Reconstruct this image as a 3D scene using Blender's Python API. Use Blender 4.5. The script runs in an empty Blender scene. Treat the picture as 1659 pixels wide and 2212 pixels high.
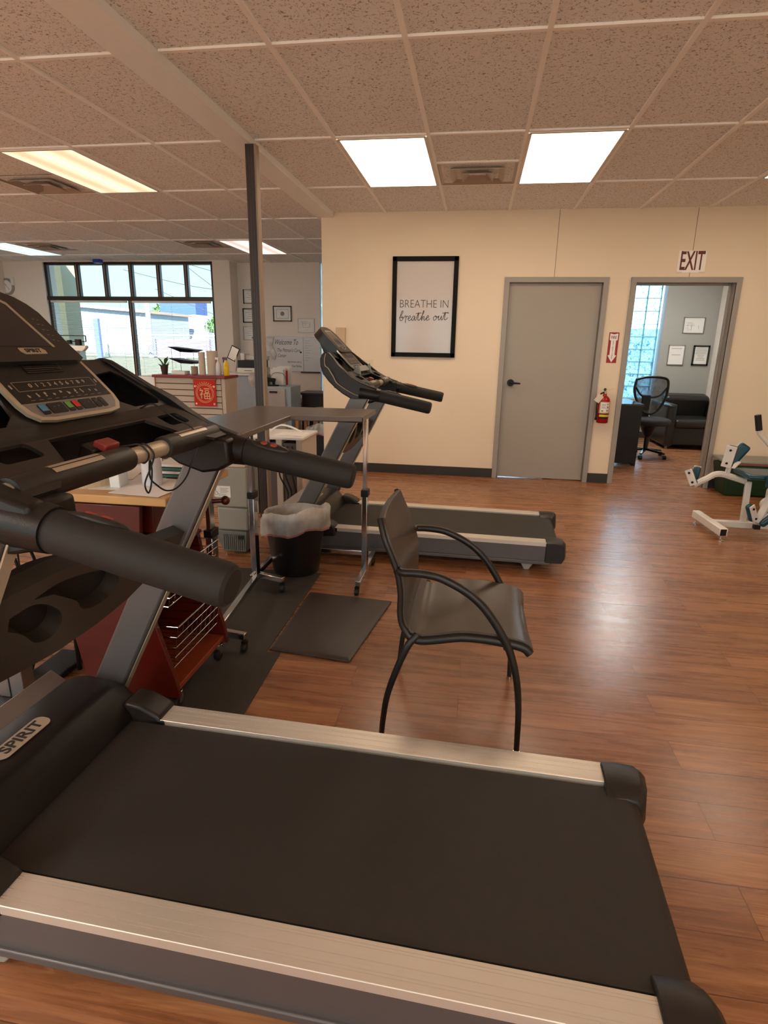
import bpy, math, random
from mathutils import Vector, Matrix
random.seed(7)
C = bpy.context.scene.collection
S = bpy.context.scene
PI = math.pi
# ------------------------------------------------------------------ camera
cam_d = bpy.data.cameras.new('camera'); cam = bpy.data.objects.new('camera', cam_d); C.objects.link(cam)
cam_d.sensor_fit = 'HORIZONTAL'; cam_d.sensor_width = 36.0; cam_d.lens = 36.0 * 1265.5 / 1659.0
cam_d.clip_start = 0.02; cam_d.clip_end = 400
PT, YA, RO = .2775, -.1497, .0169
_F = Vector((math.sin(YA), math.cos(YA), 0)); _R = Vector((math.cos(YA), -math.sin(YA), 0)); _U = Vector((0, 0, 1))
F2 = _F * math.cos(PT) - _U * math.sin(PT); U2 = _U * math.cos(PT) + _F * math.sin(PT)
R3 = _R * math.cos(RO) + U2 * math.sin(RO); U3 = U2 * math.cos(RO) - _R * math.sin(RO)
cam.matrix_world = Matrix(((R3.x, U3.x, -F2.x, 0), (R3.y, U3.y, -F2.y, 0), (R3.z, U3.z, -F2.z, 1.378), (0, 0, 0, 1)))
S.camera = cam
# ------------------------------------------------------------------ view, world, sun
S.view_settings.view_transform = 'Standard'; S.view_settings.look = 'None'
S.view_settings.gamma = 1; S.view_settings.use_curve_mapping = False
S.view_settings.exposure = 0.72
LAMP_A, LAMP_B, LAMP_C = 5.0, .85, .8
LAMP_FILL = 11.0  # strength of the unseen fill panels added behind the viewer
SKY_SUN_SIDE = 2.6
w = bpy.data.worlds.new('sky'); S.world = w; w.use_nodes = True
nt = w.node_tree; nt.nodes.clear()
wo = nt.nodes.new('ShaderNodeOutputWorld'); bg = nt.nodes.new('ShaderNodeBackground')
tc = nt.nodes.new('ShaderNodeTexCoord'); sx = nt.nodes.new('ShaderNodeSeparateXYZ'); cr = nt.nodes.new('ShaderNodeValToRGB')
nt.links.new(tc.outputs['Generated'], sx.inputs[0]); nt.links.new(sx.outputs['Z'], cr.inputs[0]); nt.links.new(cr.outputs[0], bg.inputs[0])
cr.color_ramp.elements[0].color = (.70, .95, 1, 1); cr.color_ramp.elements[1].color = (.28, .68, 1, 1)
cr.color_ramp.elements[1].position = .6
# the sky is far brighter on the sun's side (behind the viewer, -Y) than over the street
mrs = nt.nodes.new('ShaderNodeMapRange'); mrs.interpolation_type = 'SMOOTHSTEP'
mrs.inputs[1].default_value = -.15; mrs.inputs[2].default_value = .35; mrs.inputs[3].default_value = SKY_SUN_SIDE; mrs.inputs[4].default_value = 1.0
sky_s = nt.nodes.new('ShaderNodeSeparateXYZ'); nt.links.new(tc.outputs['Generated'], sky_s.inputs[0])
nt.links.new(sky_s.outputs['Y'], mrs.inputs[0]); nt.links.new(mrs.outputs[0], bg.inputs[1]); nt.links.new(bg.outputs[0], wo.inputs[0])
sd = bpy.data.lights.new('sun', 'SUN'); sd.energy = 25; sd.angle = .009; sd.color = (1, .95, .86)
sun = bpy.data.objects.new('sun', sd); C.objects.link(sun)
sun.rotation_euler = Vector((.3, -.75, .62)).to_track_quat('Z', 'Y').to_euler()

# ------------------------------------------------------------------ materials
def lin(c):
    return tuple(((x / 255) / 12.92 if x / 255 <= .04045 else ((x / 255 + .055) / 1.055) ** 2.4) for x in c) + (1,)
MATS = {}
def mat(name, rgb, rough=.5, metal=0, var=.06, vs=12, bump=0, bs=200, spec=None, coat=0, trans=0, alpha=None, emis=None, estr=0, st=(1, 1, 1)):
    if name in MATS: return MATS[name]
    m = bpy.data.materials.new(name); MATS[name] = m; m.use_nodes = True
    n = m.node_tree.nodes; l = m.node_tree.links; b = n['Principled BSDF']
    col = lin(rgb)
    b.inputs['Roughness'].default_value = rough; b.inputs['Metallic'].default_value = metal
    tcn = n.new('ShaderNodeTexCoord'); mp = n.new('ShaderNodeMapping'); mp.inputs['Scale'].default_value = st
    l.new(tcn.outputs['Object'], mp.inputs[0])
    nz = n.new('ShaderNodeTexNoise'); nz.inputs['Scale'].default_value = vs; nz.inputs['Detail'].default_value = 3
    l.new(mp.outputs[0], nz.inputs['Vector'])
    mx = n.new('ShaderNodeMix'); mx.data_type = 'RGBA'
    mx.inputs[6].default_value = tuple(max(0, c * (1 - var)) for c in col[:3]) + (1,)
    mx.inputs[7].default_value = tuple(min(1, c * (1 + var)) for c in col[:3]) + (1,)
    l.new(nz.outputs[0], mx.inputs[0]); l.new(mx.outputs[2], b.inputs['Base Color'])
    if bump:
        nb = n.new('ShaderNodeTexNoise'); nb.inputs['Scale'].default_value = bs; l.new(mp.outputs[0], nb.inputs['Vector'])
        bn = n.new('ShaderNodeBump'); bn.inputs['Strength'].default_value = bump; bn.inputs['Distance'].default_value = .002
        l.new(nb.outputs[0], bn.inputs['Height']); l.new(bn.outputs[0], b.inputs['Normal'])
    if spec is not None: b.inputs['Specular IOR Level'].default_value = spec
    if coat: b.inputs['Coat Weight'].default_value = coat; b.inputs['Coat Roughness'].default_value = .1
    if trans: b.inputs['Transmission Weight'].default_value = trans
    if alpha is not None: b.inputs['Alpha'].default_value = alpha
    if emis: b.inputs['Emission Color'].default_value = lin(emis); b.inputs['Emission Strength'].default_value = estr
    return m
def mat_thin(name, rgb, through, gloss=.08, rough=.03, transl=0):
    """thin clear or milky film: transparent + translucent + a little gloss"""
    if name in MATS: return MATS[name]
    m = bpy.data.materials.new(name); MATS[name] = m; m.use_nodes = True
    n = m.node_tree.nodes; l = m.node_tree.links; n.clear()
    out = n.new('ShaderNodeOutputMaterial'); t = n.new('ShaderNodeBsdfTransparent'); g = n.new('ShaderNodeBsdfGlossy')
    g.inputs['Roughness'].default_value = rough
    t.inputs[0].default_value = lin(rgb)
    mix = n.new('ShaderNodeMixShader'); mix.inputs[0].default_value = gloss
    src = t
    if transl:
        d = n.new('ShaderNodeBsdfTranslucent'); d2 = n.new('ShaderNodeBsdfDiffuse'); d.inputs[0].default_value = lin(rgb); d2.inputs[0].default_value = lin(rgb)
        m1 = n.new('ShaderNodeMixShader'); m1.inputs[0].default_value = .5; l.new(d.outputs[0], m1.inputs[1]); l.new(d2.outputs[0], m1.inputs[2])
        m2 = n.new('ShaderNodeMixShader'); m2.inputs[0].default_value = transl; l.new(t.outputs[0], m2.inputs[1]); l.new(m1.outputs[0], m2.inputs[2]); src = m2
        nz = n.new('ShaderNodeTexNoise'); nz.inputs['Scale'].default_value = 9; tcn = n.new('ShaderNodeTexCoord'); l.new(tcn.outputs['Object'], nz.inputs['Vector'])
        mr = n.new('ShaderNodeMapRange'); mr.inputs[1].default_value = .35; mr.inputs[2].default_value = .65
        mr.inputs[3].default_value = max(0, transl - .2); mr.inputs[4].default_value = min(1, transl + .2)
        l.new(nz.outputs[0], mr.inputs[0]); l.new(mr.outputs[0], m2.inputs[0])
    l.new(src.outputs[0], mix.inputs[1]); l.new(g.outputs[0], mix.inputs[2]); l.new(mix.outputs[0], out.inputs[0])
    return m

M_wall = mat('wall_paint', (240, 222, 196), .75, var=.015, vs=3, bump=.12, bs=300)
M_wall_cool = mat('grey_wall_paint', (236, 227, 216), .75, var=.015, vs=3, bump=.1, bs=300)
M_office = mat('office_wall_paint', (168, 168, 162), .75, var=.015, vs=3, bump=.1, bs=300)
M_base = mat('rubber_baseboard', (52, 48, 45), .5, var=.05)
M_frame = mat('grey_door_frame', (158, 152, 144), .42, var=.03)
M_door = mat('grey_door_paint', (166, 158, 146), .45, var=.03, vs=4)
M_black = mat('black_plastic', (19, 17, 16), .4, var=.1, bump=.15, bs=500, spec=.35)
M_black2 = mat('charcoal_plastic', (38, 34, 31), .38, var=.08, bump=.15, bs=500, spec=.4)
M_gloss = mat('gloss_black', (14, 13, 13), .16, var=.05)
M_foam = mat('black_foam', (24, 22, 20), .7, var=.12, bump=.3, bs=900)
M_silver = mat('silver_metallic_paint', (150, 148, 148), .35, metal=.75, var=.03)
M_upright = mat('grey_metallic_paint', (104, 102, 102), .4, metal=.5, var=.04)
M_trim = mat('champagne_trim', (196, 184, 164), .33, metal=.5, var=.03)
M_chrome = mat('chrome', (205, 205, 205), .12, metal=1, var=.02)
M_alu = mat('brushed_aluminium', (224, 216, 204), .42, metal=.6, var=.04, vs=60, st=(.05, 6, 1))
M_belt = mat('treadmill_belt', (38, 34, 30), .62, var=.1, vs=40, bump=.35, bs=700)
M_screen = mat('dark_screen', (34, 32, 38), .1, var=.05)
M_white = mat('white_paint', (228, 224, 216), .4, var=.03)
M_whitep = mat('white_paper', (238, 236, 232), .7, var=.02)
M_ink = mat('black_ink', (30, 28, 28), .6, var=.02)
M_grey_ink = mat('grey_ink', (120, 120, 124), .6, var=.02)
M_teal = mat('teal_vinyl', (24, 74, 88), .3, var=.08)
M_red = mat('red_enamel', (164, 10, 10), .25, var=.05)
M_redp = mat('red_print', (200, 44, 32), .6, var=.04)
M_gold = mat('gold_print', (232, 200, 140), .6, var=.03)
M_yellow = mat('yellow', (236, 196, 50), .5, var=.03)
M_orange = mat('orange_button', (150, 58, 40), .5, var=.03)
M_green = mat('green_button', (96, 160, 70), .5, var=.03)
M_blue = mat('blue_button', (70, 130, 165), .5, var=.03)
M_cherry = mat('cherry_wood', (84, 22, 13), .28, var=.3, vs=6, st=(1, 1, 8))
M_maple = mat('maple_top', (206, 160, 104), .3, var=.15, vs=6, st=(1, 6, 1))
M_greyp = mat('grey_plastic', (150, 150, 142), .5, var=.04)
M_dgrey = mat('dark_grey_laminate', (98, 88, 82), .3, var=.06, vs=20)
M_mat = mat('rubber_mat', (58, 53, 48), .6, var=.1, vs=30, bump=.35, bs=260)
M_mat2 = mat('foam_mat', (62, 54, 50), .45, var=.08, vs=20, bump=.3, bs=300)
M_brown = mat('dark_brown_wood', (52, 30, 22), .4, var=.2, st=(8, 1, 1))
M_tan = mat('tan_wood', (178, 126, 74), .4, var=.15, st=(1, 1, 6))
M_beige = mat('beige_slatwall', (186, 172, 156), .5, var=.05)
M_leather = mat('black_leather', (26, 24, 23), .35, var=.15, bump=.3, bs=120)
M_fabric = mat('dark_fabric', (40, 40, 46), .9, var=.1, bump=.4, bs=500)
M_shell = mat('grey_brown_seat_plastic', (72, 64, 56), .3, var=.05, bump=.1, bs=600)
M_tubeblk = mat('black_steel_tube', (30, 27, 25), .38, var=.08)
M_rubber = mat('caster_rubber', (22, 21, 21), .55, var=.08)
M_win = mat('bronze_window_frame', (58, 52, 48), .35, metal=.4, var=.05)
M_greenbin = mat('green_plastic', (16, 52, 30), .5, var=.08)
M_pole = mat('pole_dark', (58, 48, 43), .5, var=.05)
M_polel = mat('pole_light', (150, 130, 112), .5, var=.05)
M_leaf = mat('leaf_green', (66, 104, 50), .5, var=.25, vs=60)
M_amber = mat('yellow_liquid', (232, 186, 20), .2, var=.05)
M_clearb = mat('milky_plastic', (214, 214, 218), .25, var=.03)
M_bluepl = mat('blue_plastic', (30, 70, 190), .35, var=.05)
M_glass = mat_thin('window_glass', (236, 246, 246), 1, .05)
M_liner = mat_thin('bin_liner_film', (240, 238, 234), .5, .08, .3, transl=.72)
M_mesh = mat_thin('mesh_fabric', (150, 150, 152), .5, .02, .5, transl=.22)
# ------------------------------------------------------------------ mesh builder
class MB:
    def __init__(s): s.v = []; s.f = []; s.m = []; s.mi = 0
    def add(s, vs, fs):
        o = len(s.v); s.v += [tuple(p) for p in vs]; s.f += [tuple(i + o for i in f) for f in fs]; s.m += [s.mi] * len(fs); return s
    def box(s, x0, x1, y0, y1, z0, z1, rz=0, ry=0, rx=0, piv=None):
        vs = [Vector((x, y, z)) for x in (x0, x1) for y in (y0, y1) for z in (z0, z1)]
        if rz or ry or rx:
            c = Vector(piv) if piv else Vector(((x0 + x1) / 2, (y0 + y1) / 2, (z0 + z1) / 2))
            R = Matrix.Rotation(rz, 3, 'Z') @ Matrix.Rotation(ry, 3, 'Y') @ Matrix.Rotation(rx, 3, 'X')
            vs = [R @ (v - c) + c for v in vs]
        return s.add(vs, [(0, 1, 3, 2), (4, 6, 7, 5), (0, 4, 5, 1), (2, 3, 7, 6), (0, 2, 6, 4), (1, 5, 7, 3)])
    def beam(s, p0, p1, wd, ht, up=(0, 0, 1), wd1=None, ht1=None):
        p0 = Vector(p0); p1 = Vector(p1); d = (p1 - p0).normalized(); u = Vector(up)
        sd_ = d.cross(u).normalized(); u = sd_.cross(d).normalized()
        vs = []
        for p, a, b in ((p0, wd, ht), (p1, wd1 or wd, ht1 or ht)):
            for q, r in ((-1, -1), (1, -1), (1, 1), (-1, 1)): vs.append(p + sd_ * q * a / 2 + u * r * b / 2)
        return s.add(vs, [(3, 2, 1, 0), (4, 5, 6, 7), (0, 1, 5, 4), (1, 2, 6, 5), (2, 3, 7, 6), (3, 0, 4, 7)])
    def tube(s, pts, r, n=12, cap=True, closed=False, sy=1.0):
        pts = [Vector(p) for p in pts]; k = len(pts); rs = r if isinstance(r, (list, tuple)) else [r] * k
        vs = []; fs = []; pu = None
        for i, p in enumerate(pts):
            if closed: d = pts[(i + 1) % k] - pts[i - 1]
            else: d = pts[min(i + 1, k - 1)] - pts[max(i - 1, 0)]
            d.normalize()
            if pu is None: u = Vector((0, 0, 1)) if abs(d.z) < .9 else Vector((0, 1, 0))
            else: u = pu
            a = d.cross(u).normalized(); u = a.cross(d).normalized(); pu = u
            for j in range(n):
                t = 2 * PI * j / n; vs.append(p + a * math.cos(t) * rs[i] + u * math.sin(t) * rs[i] * sy)
        rng = k if closed else k - 1
        for i in range(rng):
            for j in range(n):
                a0 = i * n + j; a1 = i * n + (j + 1) % n; b0 = ((i + 1) % k) * n + j; b1 = ((i + 1) % k) * n + (j + 1) % n
                fs.append((a0, a1, b1, b0))
        if cap and not closed: fs.append(tuple(range(n - 1, -1, -1))); fs.append(tuple((k - 1) * n + j for j in range(n)))
        return s.add(vs, fs)
    def cyl(s, p0, p1, r, r1=None, n=20): return s.tube([p0, p1], [r, r if r1 is None else r1], n)
    def lathe(s, prof, c=(0, 0, 0), n=28, axis='z', wob=0):
        vs = []; fs = []; k = len(prof)
        for i, (r, z) in enumerate(prof):
            for j in range(n):
                t = 2 * PI * j / n; rr = r * (1 + (wob * math.sin(7 * t + i) if wob else 0)); a, b = rr * math.cos(t), rr * math.sin(t)
                p = (a, b, z) if axis == 'z' else ((a, z, b) if axis == 'y' else (z, a, b))
                vs.append((p[0] + c[0], p[1] + c[1], p[2] + c[2]))
        for i in range(k - 1):
            for j in range(n): fs.append((i * n + j, i * n + (j + 1) % n, (i + 1) * n + (j + 1) % n, (i + 1) * n + j))
        if prof[0][0] > 1e-4: fs.append(tuple(range(n - 1, -1, -1)))
        if prof[-1][0] > 1e-4: fs.append(tuple((k - 1) * n + j for j in range(n)))
        return s.add(vs, fs)
    def prism(s, poly, a, b, axis='y'):
        """poly in the plane normal to axis, extruded a..b"""
        def P(u, v, t): return (u, t, v) if axis == 'y' else ((t, u, v) if axis == 'x' else (u, v, t))
        k = len(poly); vs = [P(u, v, a) for u, v in poly] + [P(u, v, b) for u, v in poly]
        fs = [tuple(range(k)), tuple(range(2 * k - 1, k - 1, -1))] + [(i, (i + 1) % k, k + (i + 1) % k, k + i) for i in range(k)]
        return s.add(vs, fs)
    def loft(s, rings, cap=True):
        k = len(rings[0]); vs = [p for r in rings for p in r]; fs = []
        for i in range(len(rings) - 1):
            for j in range(k): fs.append((i * k + j, i * k + (j + 1) % k, (i + 1) * k + (j + 1) % k, (i + 1) * k + j))
        if cap: fs.append(tuple(range(k - 1, -1, -1))); fs.append(tuple((len(rings) - 1) * k + j for j in range(k)))
        return s.add(vs, fs)
    def sphere(s, c, r, n=16, sc=(1, 1, 1)):
        prof = [(max(1e-5, math.sin(PI * i / (n // 2))), -math.cos(PI * i / (n // 2))) for i in range(n // 2 + 1)]
        vs = []; fs = []
        for a, z in prof:
            for j in range(n): t = 2 * PI * j / n; vs.append((c[0] + r * sc[0] * a * math.cos(t), c[1] + r * sc[1] * a * math.sin(t), c[2] + r * sc[2] * z))
        for i in range(len(prof) - 1):
            for j in range(n): fs.append((i * n + j, i * n + (j + 1) % n, (i + 1) * n + (j + 1) % n, (i + 1) * n + j))
        return s.add(vs, fs)
    def quad(s, a, b, c, d): return s.add([a, b, c, d], [(0, 1, 2, 3)])
    def xf(s, M): s.v = [tuple(M @ Vector(p)) for p in s.v]; return s
    def build(s, name, m, parent=None, bevel=0, smooth=True, w=False, seg=2, sub=0, ang=35, solid=0):
        me = bpy.data.meshes.new(name); vs = s.v
        if w and parent is not None:
            inv = (Matrix.Translation(parent.location) @ Matrix.Rotation(parent.rotation_euler.z, 4, 'Z')).inverted()
            vs = [tuple(inv @ Vector(p)) for p in vs]
        me.from_pydata(vs, [], s.f)
        ms = m if isinstance(m, (list, tuple)) else [m]
        for x in ms: me.materials.append(x)
        for p, i in zip(me.polygons, s.m): p.material_index = min(i, len(ms) - 1)
        import bmesh
        bm = bmesh.new(); bm.from_mesh(me); bmesh.ops.recalc_face_normals(bm, faces=bm.faces)
        bm.to_mesh(me); bm.free()
        if smooth:
            for p in me.polygons: p.use_smooth = True
            me.set_sharp_from_angle(angle=math.radians(ang))
        o = bpy.data.objects.new(name, me); C.objects.link(o); o.parent = parent
        if solid: md = o.modifiers.new('solid', 'SOLIDIFY'); md.thickness = solid; md.offset = 0
        if bevel: md = o.modifiers.new('bevel', 'BEVEL'); md.width = bevel; md.segments = seg; md.limit_method = 'ANGLE'; md.angle_limit = math.radians(40)
        if sub: md = o.modifiers.new('sub', 'SUBSURF'); md.levels = sub; md.render_levels = sub
        return o
def thing(name, label, cat, loc=(0, 0, 0), rz=0, group=None):
    o = bpy.data.objects.new(name, None); C.objects.link(o); o.location = loc; o.rotation_euler = (0, 0, rz); o.empty_display_size = .1
    o['label'] = label; o['category'] = cat
    if group: o['group'] = group
    return o
def tag(o, label, cat, group=None):
    o['label'] = label; o['category'] = cat
    if group: o['group'] = group
    return o
def struct(o): o['kind'] = 'structure'; return o
def plate(outer, holes=(), z0=0, z1=.004, bev=0):
    """flat plate with holes; returns MB in local XY, thickness z0..z1"""
    cu = bpy.data.curves.new('tmp', 'CURVE'); cu.dimensions = '2D'; cu.fill_mode = 'BOTH'
    for poly in [outer] + list(holes):
        sp = cu.splines.new('POLY'); sp.points.add(len(poly) - 1)
        for p, q in zip(sp.points, poly): p.co = (q[0], q[1], 0, 1)
        sp.use_cyclic_u = True
    cu.extrude = (z1 - z0) / 2
    ob = bpy.data.objects.new('tmp', cu); C.objects.link(ob); dg = bpy.context.evaluated_depsgraph_get()
    me = bpy.data.meshes.new_from_object(ob.evaluated_get(dg)); mb = MB()
    mb.add([(v.co.x, v.co.y, v.co.z + (z0 + z1) / 2) for v in me.vertices], [tuple(p.vertices) for p in me.polygons])
    bpy.data.objects.remove(ob); bpy.data.curves.remove(cu); bpy.data.meshes.remove(me)
    return mb
def text(body, size, ext=.0006, sx=1, shear=0, align='CENTER', bold=0, space=1):
    cu = bpy.data.curves.new('tmp', 'FONT'); cu.body = body; cu.size = size; cu.extrude = ext; cu.align_x = align; cu.align_y = 'CENTER'
    cu.shear = shear; cu.offset = bold; cu.space_character = space; cu.resolution_u = 3
    ob = bpy.data.objects.new('tmp', cu); C.objects.link(ob); dg = bpy.context.evaluated_depsgraph_get()
    me = bpy.data.meshes.new_from_object(ob.evaluated_get(dg)); mb = MB()
    mb.add([(v.co.x * sx, v.co.y, v.co.z) for v in me.vertices], [tuple(p.vertices) for p in me.polygons])
    bpy.data.objects.remove(ob); bpy.data.curves.remove(cu); bpy.data.meshes.remove(me)
    return mb
def rrect(x0, x1, y0, y1, r, n=6):
    out = []
    for cx, cy, a in ((x1 - r, y1 - r, 0), (x0 + r, y1 - r, 90), (x0 + r, y0 + r, 180), (x1 - r, y0 + r, 270)):
        for i in range(n + 1):
            t = math.radians(a + 90 * i / n); out.append((cx + r * math.cos(t), cy + r * math.sin(t)))
    return out
def FR(o, X, Y):
    X = Vector(X).normalized(); Y = Vector(Y).normalized(); Z = X.cross(Y)
    return Matrix(((X.x, Y.x, Z.x, o[0]), (X.y, Y.y, Z.y, o[1]), (X.z, Y.z, Z.z, o[2]), (0, 0, 0, 1)))
def wallfr(x, y, z): return FR((x, y, z), (1, 0, 0), (0, 0, 1))      # a frame on a wall that faces the viewer (-Y)
def spline(pts, n=8):
    pts = [Vector(p) for p in pts]; out = []
    P = [pts[0] * 2 - pts[1]] + pts + [pts[-1] * 2 - pts[-2]]
    for i in range(1, len(P) - 2):
        a, b, c, d = P[i - 1:i + 3]
        for k in range(n):
            t = k / n; out.append(.5 * ((2 * b) + (c - a) * t + (2 * a - 5 * b + 4 * c - d) * t * t + (3 * b - a - 3 * c + d) * t ** 3))
    out.append(pts[-1]); return out
def copytree(o, parent=None):
    c = o.copy(); C.objects.link(c); c.parent = parent
    for ch in list(o.children): copytree(ch, c)
    return c

# ------------------------------------------------------------------ node materials of the setting
def nodes(name):
    m = bpy.data.materials.new(name); m.use_nodes = True; n = m.node_tree.nodes; l = m.node_tree.links
    return m, n, l, n['Principled BSDF']
def floor_mat():
    m, n, l, b = nodes('wood_plank_floor')
    t = n.new('ShaderNodeTexCoord'); br = n.new('ShaderNodeTexBrick')
    l.new(t.outputs['Object'], br.inputs['Vector'])
    br.offset = .37; br.inputs['Scale'].default_value = 1; br.inputs['Brick Width'].default_value = 1.22; br.inputs['Row Height'].default_value = .152
    br.inputs['Mortar Size'].default_value = .0012; br.inputs['Mortar Smooth'].default_value = .1
    br.inputs['Color1'].default_value = (0, 0, 0, 1); br.inputs['Color2'].default_value = (1, 1, 1, 1); br.inputs['Mortar'].default_value = (.5, .5, .5, 1)
    mp = n.new('ShaderNodeMapping'); mp.inputs['Scale'].default_value = (1.1, 16, 1)
    sep = n.new('ShaderNodeVectorMath'); sep.operation = 'ADD'
    sc = n.new('ShaderNodeVectorMath'); sc.operation = 'SCALE'; sc.inputs['Scale'].default_value = 7.0
    l.new(br.outputs['Color'], sc.inputs[0]); l.new(t.outputs['Object'], sep.inputs[0]); l.new(sc.outputs[0], sep.inputs[1]); l.new(sep.outputs[0], mp.inputs[0])
    nz = n.new('ShaderNodeTexNoise'); nz.inputs['Scale'].default_value = 1.6; nz.inputs['Detail'].default_value = 8; nz.inputs['Roughness'].default_value = .62; nz.inputs['Distortion'].default_value = .9
    l.new(mp.outputs[0], nz.inputs['Vector'])
    mp2 = n.new('ShaderNodeMapping'); mp2.inputs['Scale'].default_value = (3, 110, 1); l.new(sep.outputs[0], mp2.inputs[0])
    nz2 = n.new('ShaderNodeTexNoise'); nz2.inputs['Scale'].default_value = 2; nz2.inputs['Detail'].default_value = 4; l.new(mp2.outputs[0], nz2.inputs['Vector'])
    ramp = n.new('ShaderNodeValToRGB'); e = ramp.color_ramp.elements
    e[0].position = .28; e[0].color = lin((108, 68, 44)); e[1].position = .74; e[1].color = lin((196, 146, 102))
    x = ramp.color_ramp.elements.new(.5); x.color = lin((154, 103, 68))
    ad = n.new('ShaderNodeMix'); ad.data_type = 'FLOAT'; ad.inputs[0].default_value = .3; l.new(nz.outputs[0], ad.inputs[2]); l.new(nz2.outputs[0], ad.inputs[3])
    l.new(ad.outputs[0], ramp.inputs[0])
    pv = n.new('ShaderNodeMix'); pv.data_type = 'RGBA'; pv.blend_type = 'MULTIPLY'; pv.inputs[0].default_value = 1
    rr = n.new('ShaderNodeMapRange'); rr.inputs[3].default_value = .86; rr.inputs[4].default_value = 1.1; l.new(br.outputs['Color'], rr.inputs[0])
    l.new(ramp.outputs[0], pv.inputs[6]); l.new(rr.outputs[0], pv.inputs[7])
    dk = n.new('ShaderNodeMix'); dk.data_type = 'RGBA'; l.new(br.outputs['Fac'], dk.inputs[0]); l.new(pv.outputs[2], dk.inputs[6]); dk.inputs[7].default_value = lin((92, 54, 40))
    l.new(dk.outputs[2], b.inputs['Base Color'])
    b.inputs['Roughness'].default_value = .3
    rg = n.new('ShaderNodeMapRange'); rg.inputs[3].default_value = .2; rg.inputs[4].default_value = .36; b.inputs['Specular IOR Level'].default_value = .62; l.new(nz.outputs[0], rg.inputs[0]); l.new(rg.outputs[0], b.inputs['Roughness'])
    bn = n.new('ShaderNodeBump'); bn.inputs['Strength'].default_value = .35; bn.inputs['Distance'].default_value = .0015
    sb = n.new('ShaderNodeMath'); sb.operation = 'SUBTRACT'; l.new(ad.outputs[0], sb.inputs[0]); l.new(br.outputs['Fac'], sb.inputs[1])
    l.new(sb.outputs[0], bn.inputs['Height']); l.new(bn.outputs[0], b.inputs['Normal'])
    return m
def ceil_mat():
    m, n, l, b = nodes('mineral_fibre_ceiling_tile')
    t = n.new('ShaderNodeTexCoord'); nz = n.new('ShaderNodeTexNoise'); nz.inputs['Scale'].default_value = 75; nz.inputs['Detail'].default_value = 2; nz.inputs['Distortion'].default_value = 1.2
    l.new(t.outputs['Object'], nz.inputs['Vector'])
    r = n.new('ShaderNodeValToRGB'); r.color_ramp.elements[0].position = .33; r.color_ramp.elements[0].color = lin((158, 152, 146)); r.color_ramp.elements[1].position = .43; r.color_ramp.elements[1].color = lin((240, 241, 240))
    l.new(nz.outputs[0], r.inputs[0]); l.new(r.outputs[0], b.inputs['Base Color']); b.inputs['Roughness'].default_value = .95
    bn = n.new('ShaderNodeBump'); bn.inputs['Strength'].default_value = .5; bn.inputs['Distance'].default_value = .003; l.new(r.outputs[0], bn.inputs['Height']); l.new(bn.outputs[0], b.inputs['Normal'])
    return m
M_floor = floor_mat(); M_ceil = ceil_mat()
M_tbar = mat('ceiling_grid_metal', (254, 252, 248), .45, var=.02)
def lamp_mat(name, rgb, strength):
    m, n, l, b = nodes(name)
    t = n.new('ShaderNodeTexCoord'); sp = n.new('ShaderNodeSeparateXYZ'); l.new(t.outputs['Object'], sp.inputs[0])
    w1 = n.new('ShaderNodeMath'); w1.operation = 'MULTIPLY'; w1.inputs[1].default_value = 21; l.new(sp.outputs[0], w1.inputs[0])
    s1 = n.new('ShaderNodeMath'); s1.operation = 'COSINE'; l.new(w1.outputs[0], s1.inputs[0])
    mr = n.new('ShaderNodeMapRange'); mr.inputs[1].default_value = -1; mr.inputs[2].default_value = 1; mr.inputs[3].default_value = strength * .6; mr.inputs[4].default_value = strength * 1.3
    l.new(s1.outputs[0], mr.inputs[0]); l.new(mr.outputs[0], b.inputs['Emission Strength'])
    b.inputs['Emission Color'].default_value = rgb + (1,); b.inputs['Base Color'].default_value = (.8, .8, .8, 1)
    return m
M_lampA = lamp_mat('warm_lit_diffuser', (1, .79, .58), LAMP_A)
M_lampFill = lamp_mat('rear_fill_diffuser', (1, .76, .56), LAMP_FILL)
M_lampB = lamp_mat('amber_lit_diffuser', (1, .70, .42), LAMP_B)
M_lampC = lamp_mat('cool_lit_diffuser', (.72, 1, .98), LAMP_C)
M_lampD = lamp_mat('pink_lit_diffuser', (1, .78, .70), LAMP_C)

# ------------------------------------------------------------------ the room shell
H = 2.665; WY = 6.40; WT = .13
XL, XR, YB, WWY = -8.2, 4.6, -4.2, 9.75
struct(MB().box(XL - .2, XR + .2, YB - .2, 10.4, -.1, 0).build('floor', M_floor, smooth=False))
GX = [-1.0 + .6096 * k for k in range(0, 10)]; GXL = [-2.244 - .6096 * k for k in range(0, 10)]
GY = [2.971 + 1.2192 * k for k in range(-6, 6)]
struct(MB().box(XL - .2, XR + .2, YB - .2, 10.4, H, H + .12).build('ceiling', M_ceil, smooth=False))
g = MB()
for x in GX + GXL:
    y1 = WY if x > -1.6 else 10.04
    g.box(x - .012, x + .012, YB, y1, H - .011, H + .001)
for y in GY:
    if y < WY: g.box(-1.53, XR, y - .012, y + .012, H - .0104, H + .001)
    if y < 10: g.box(XL, -1.70, y - .012, y + .012, H - .0104, H + .001)
g.box(-1.0 + .6096, -1.0 + 1.2192, 4.80 - .012, 4.80 + .012, H - .0100, H + .001)
struct(g.build('trim_1', M_tbar, smooth=False))
g = MB(); g.box(-1.715, -1.535, YB, WY + .13, H - .045, H + .01)
struct(g.build('trim_2', mat('painted_header', (246, 248, 246), .4, var=.03), bevel=.004))
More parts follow.
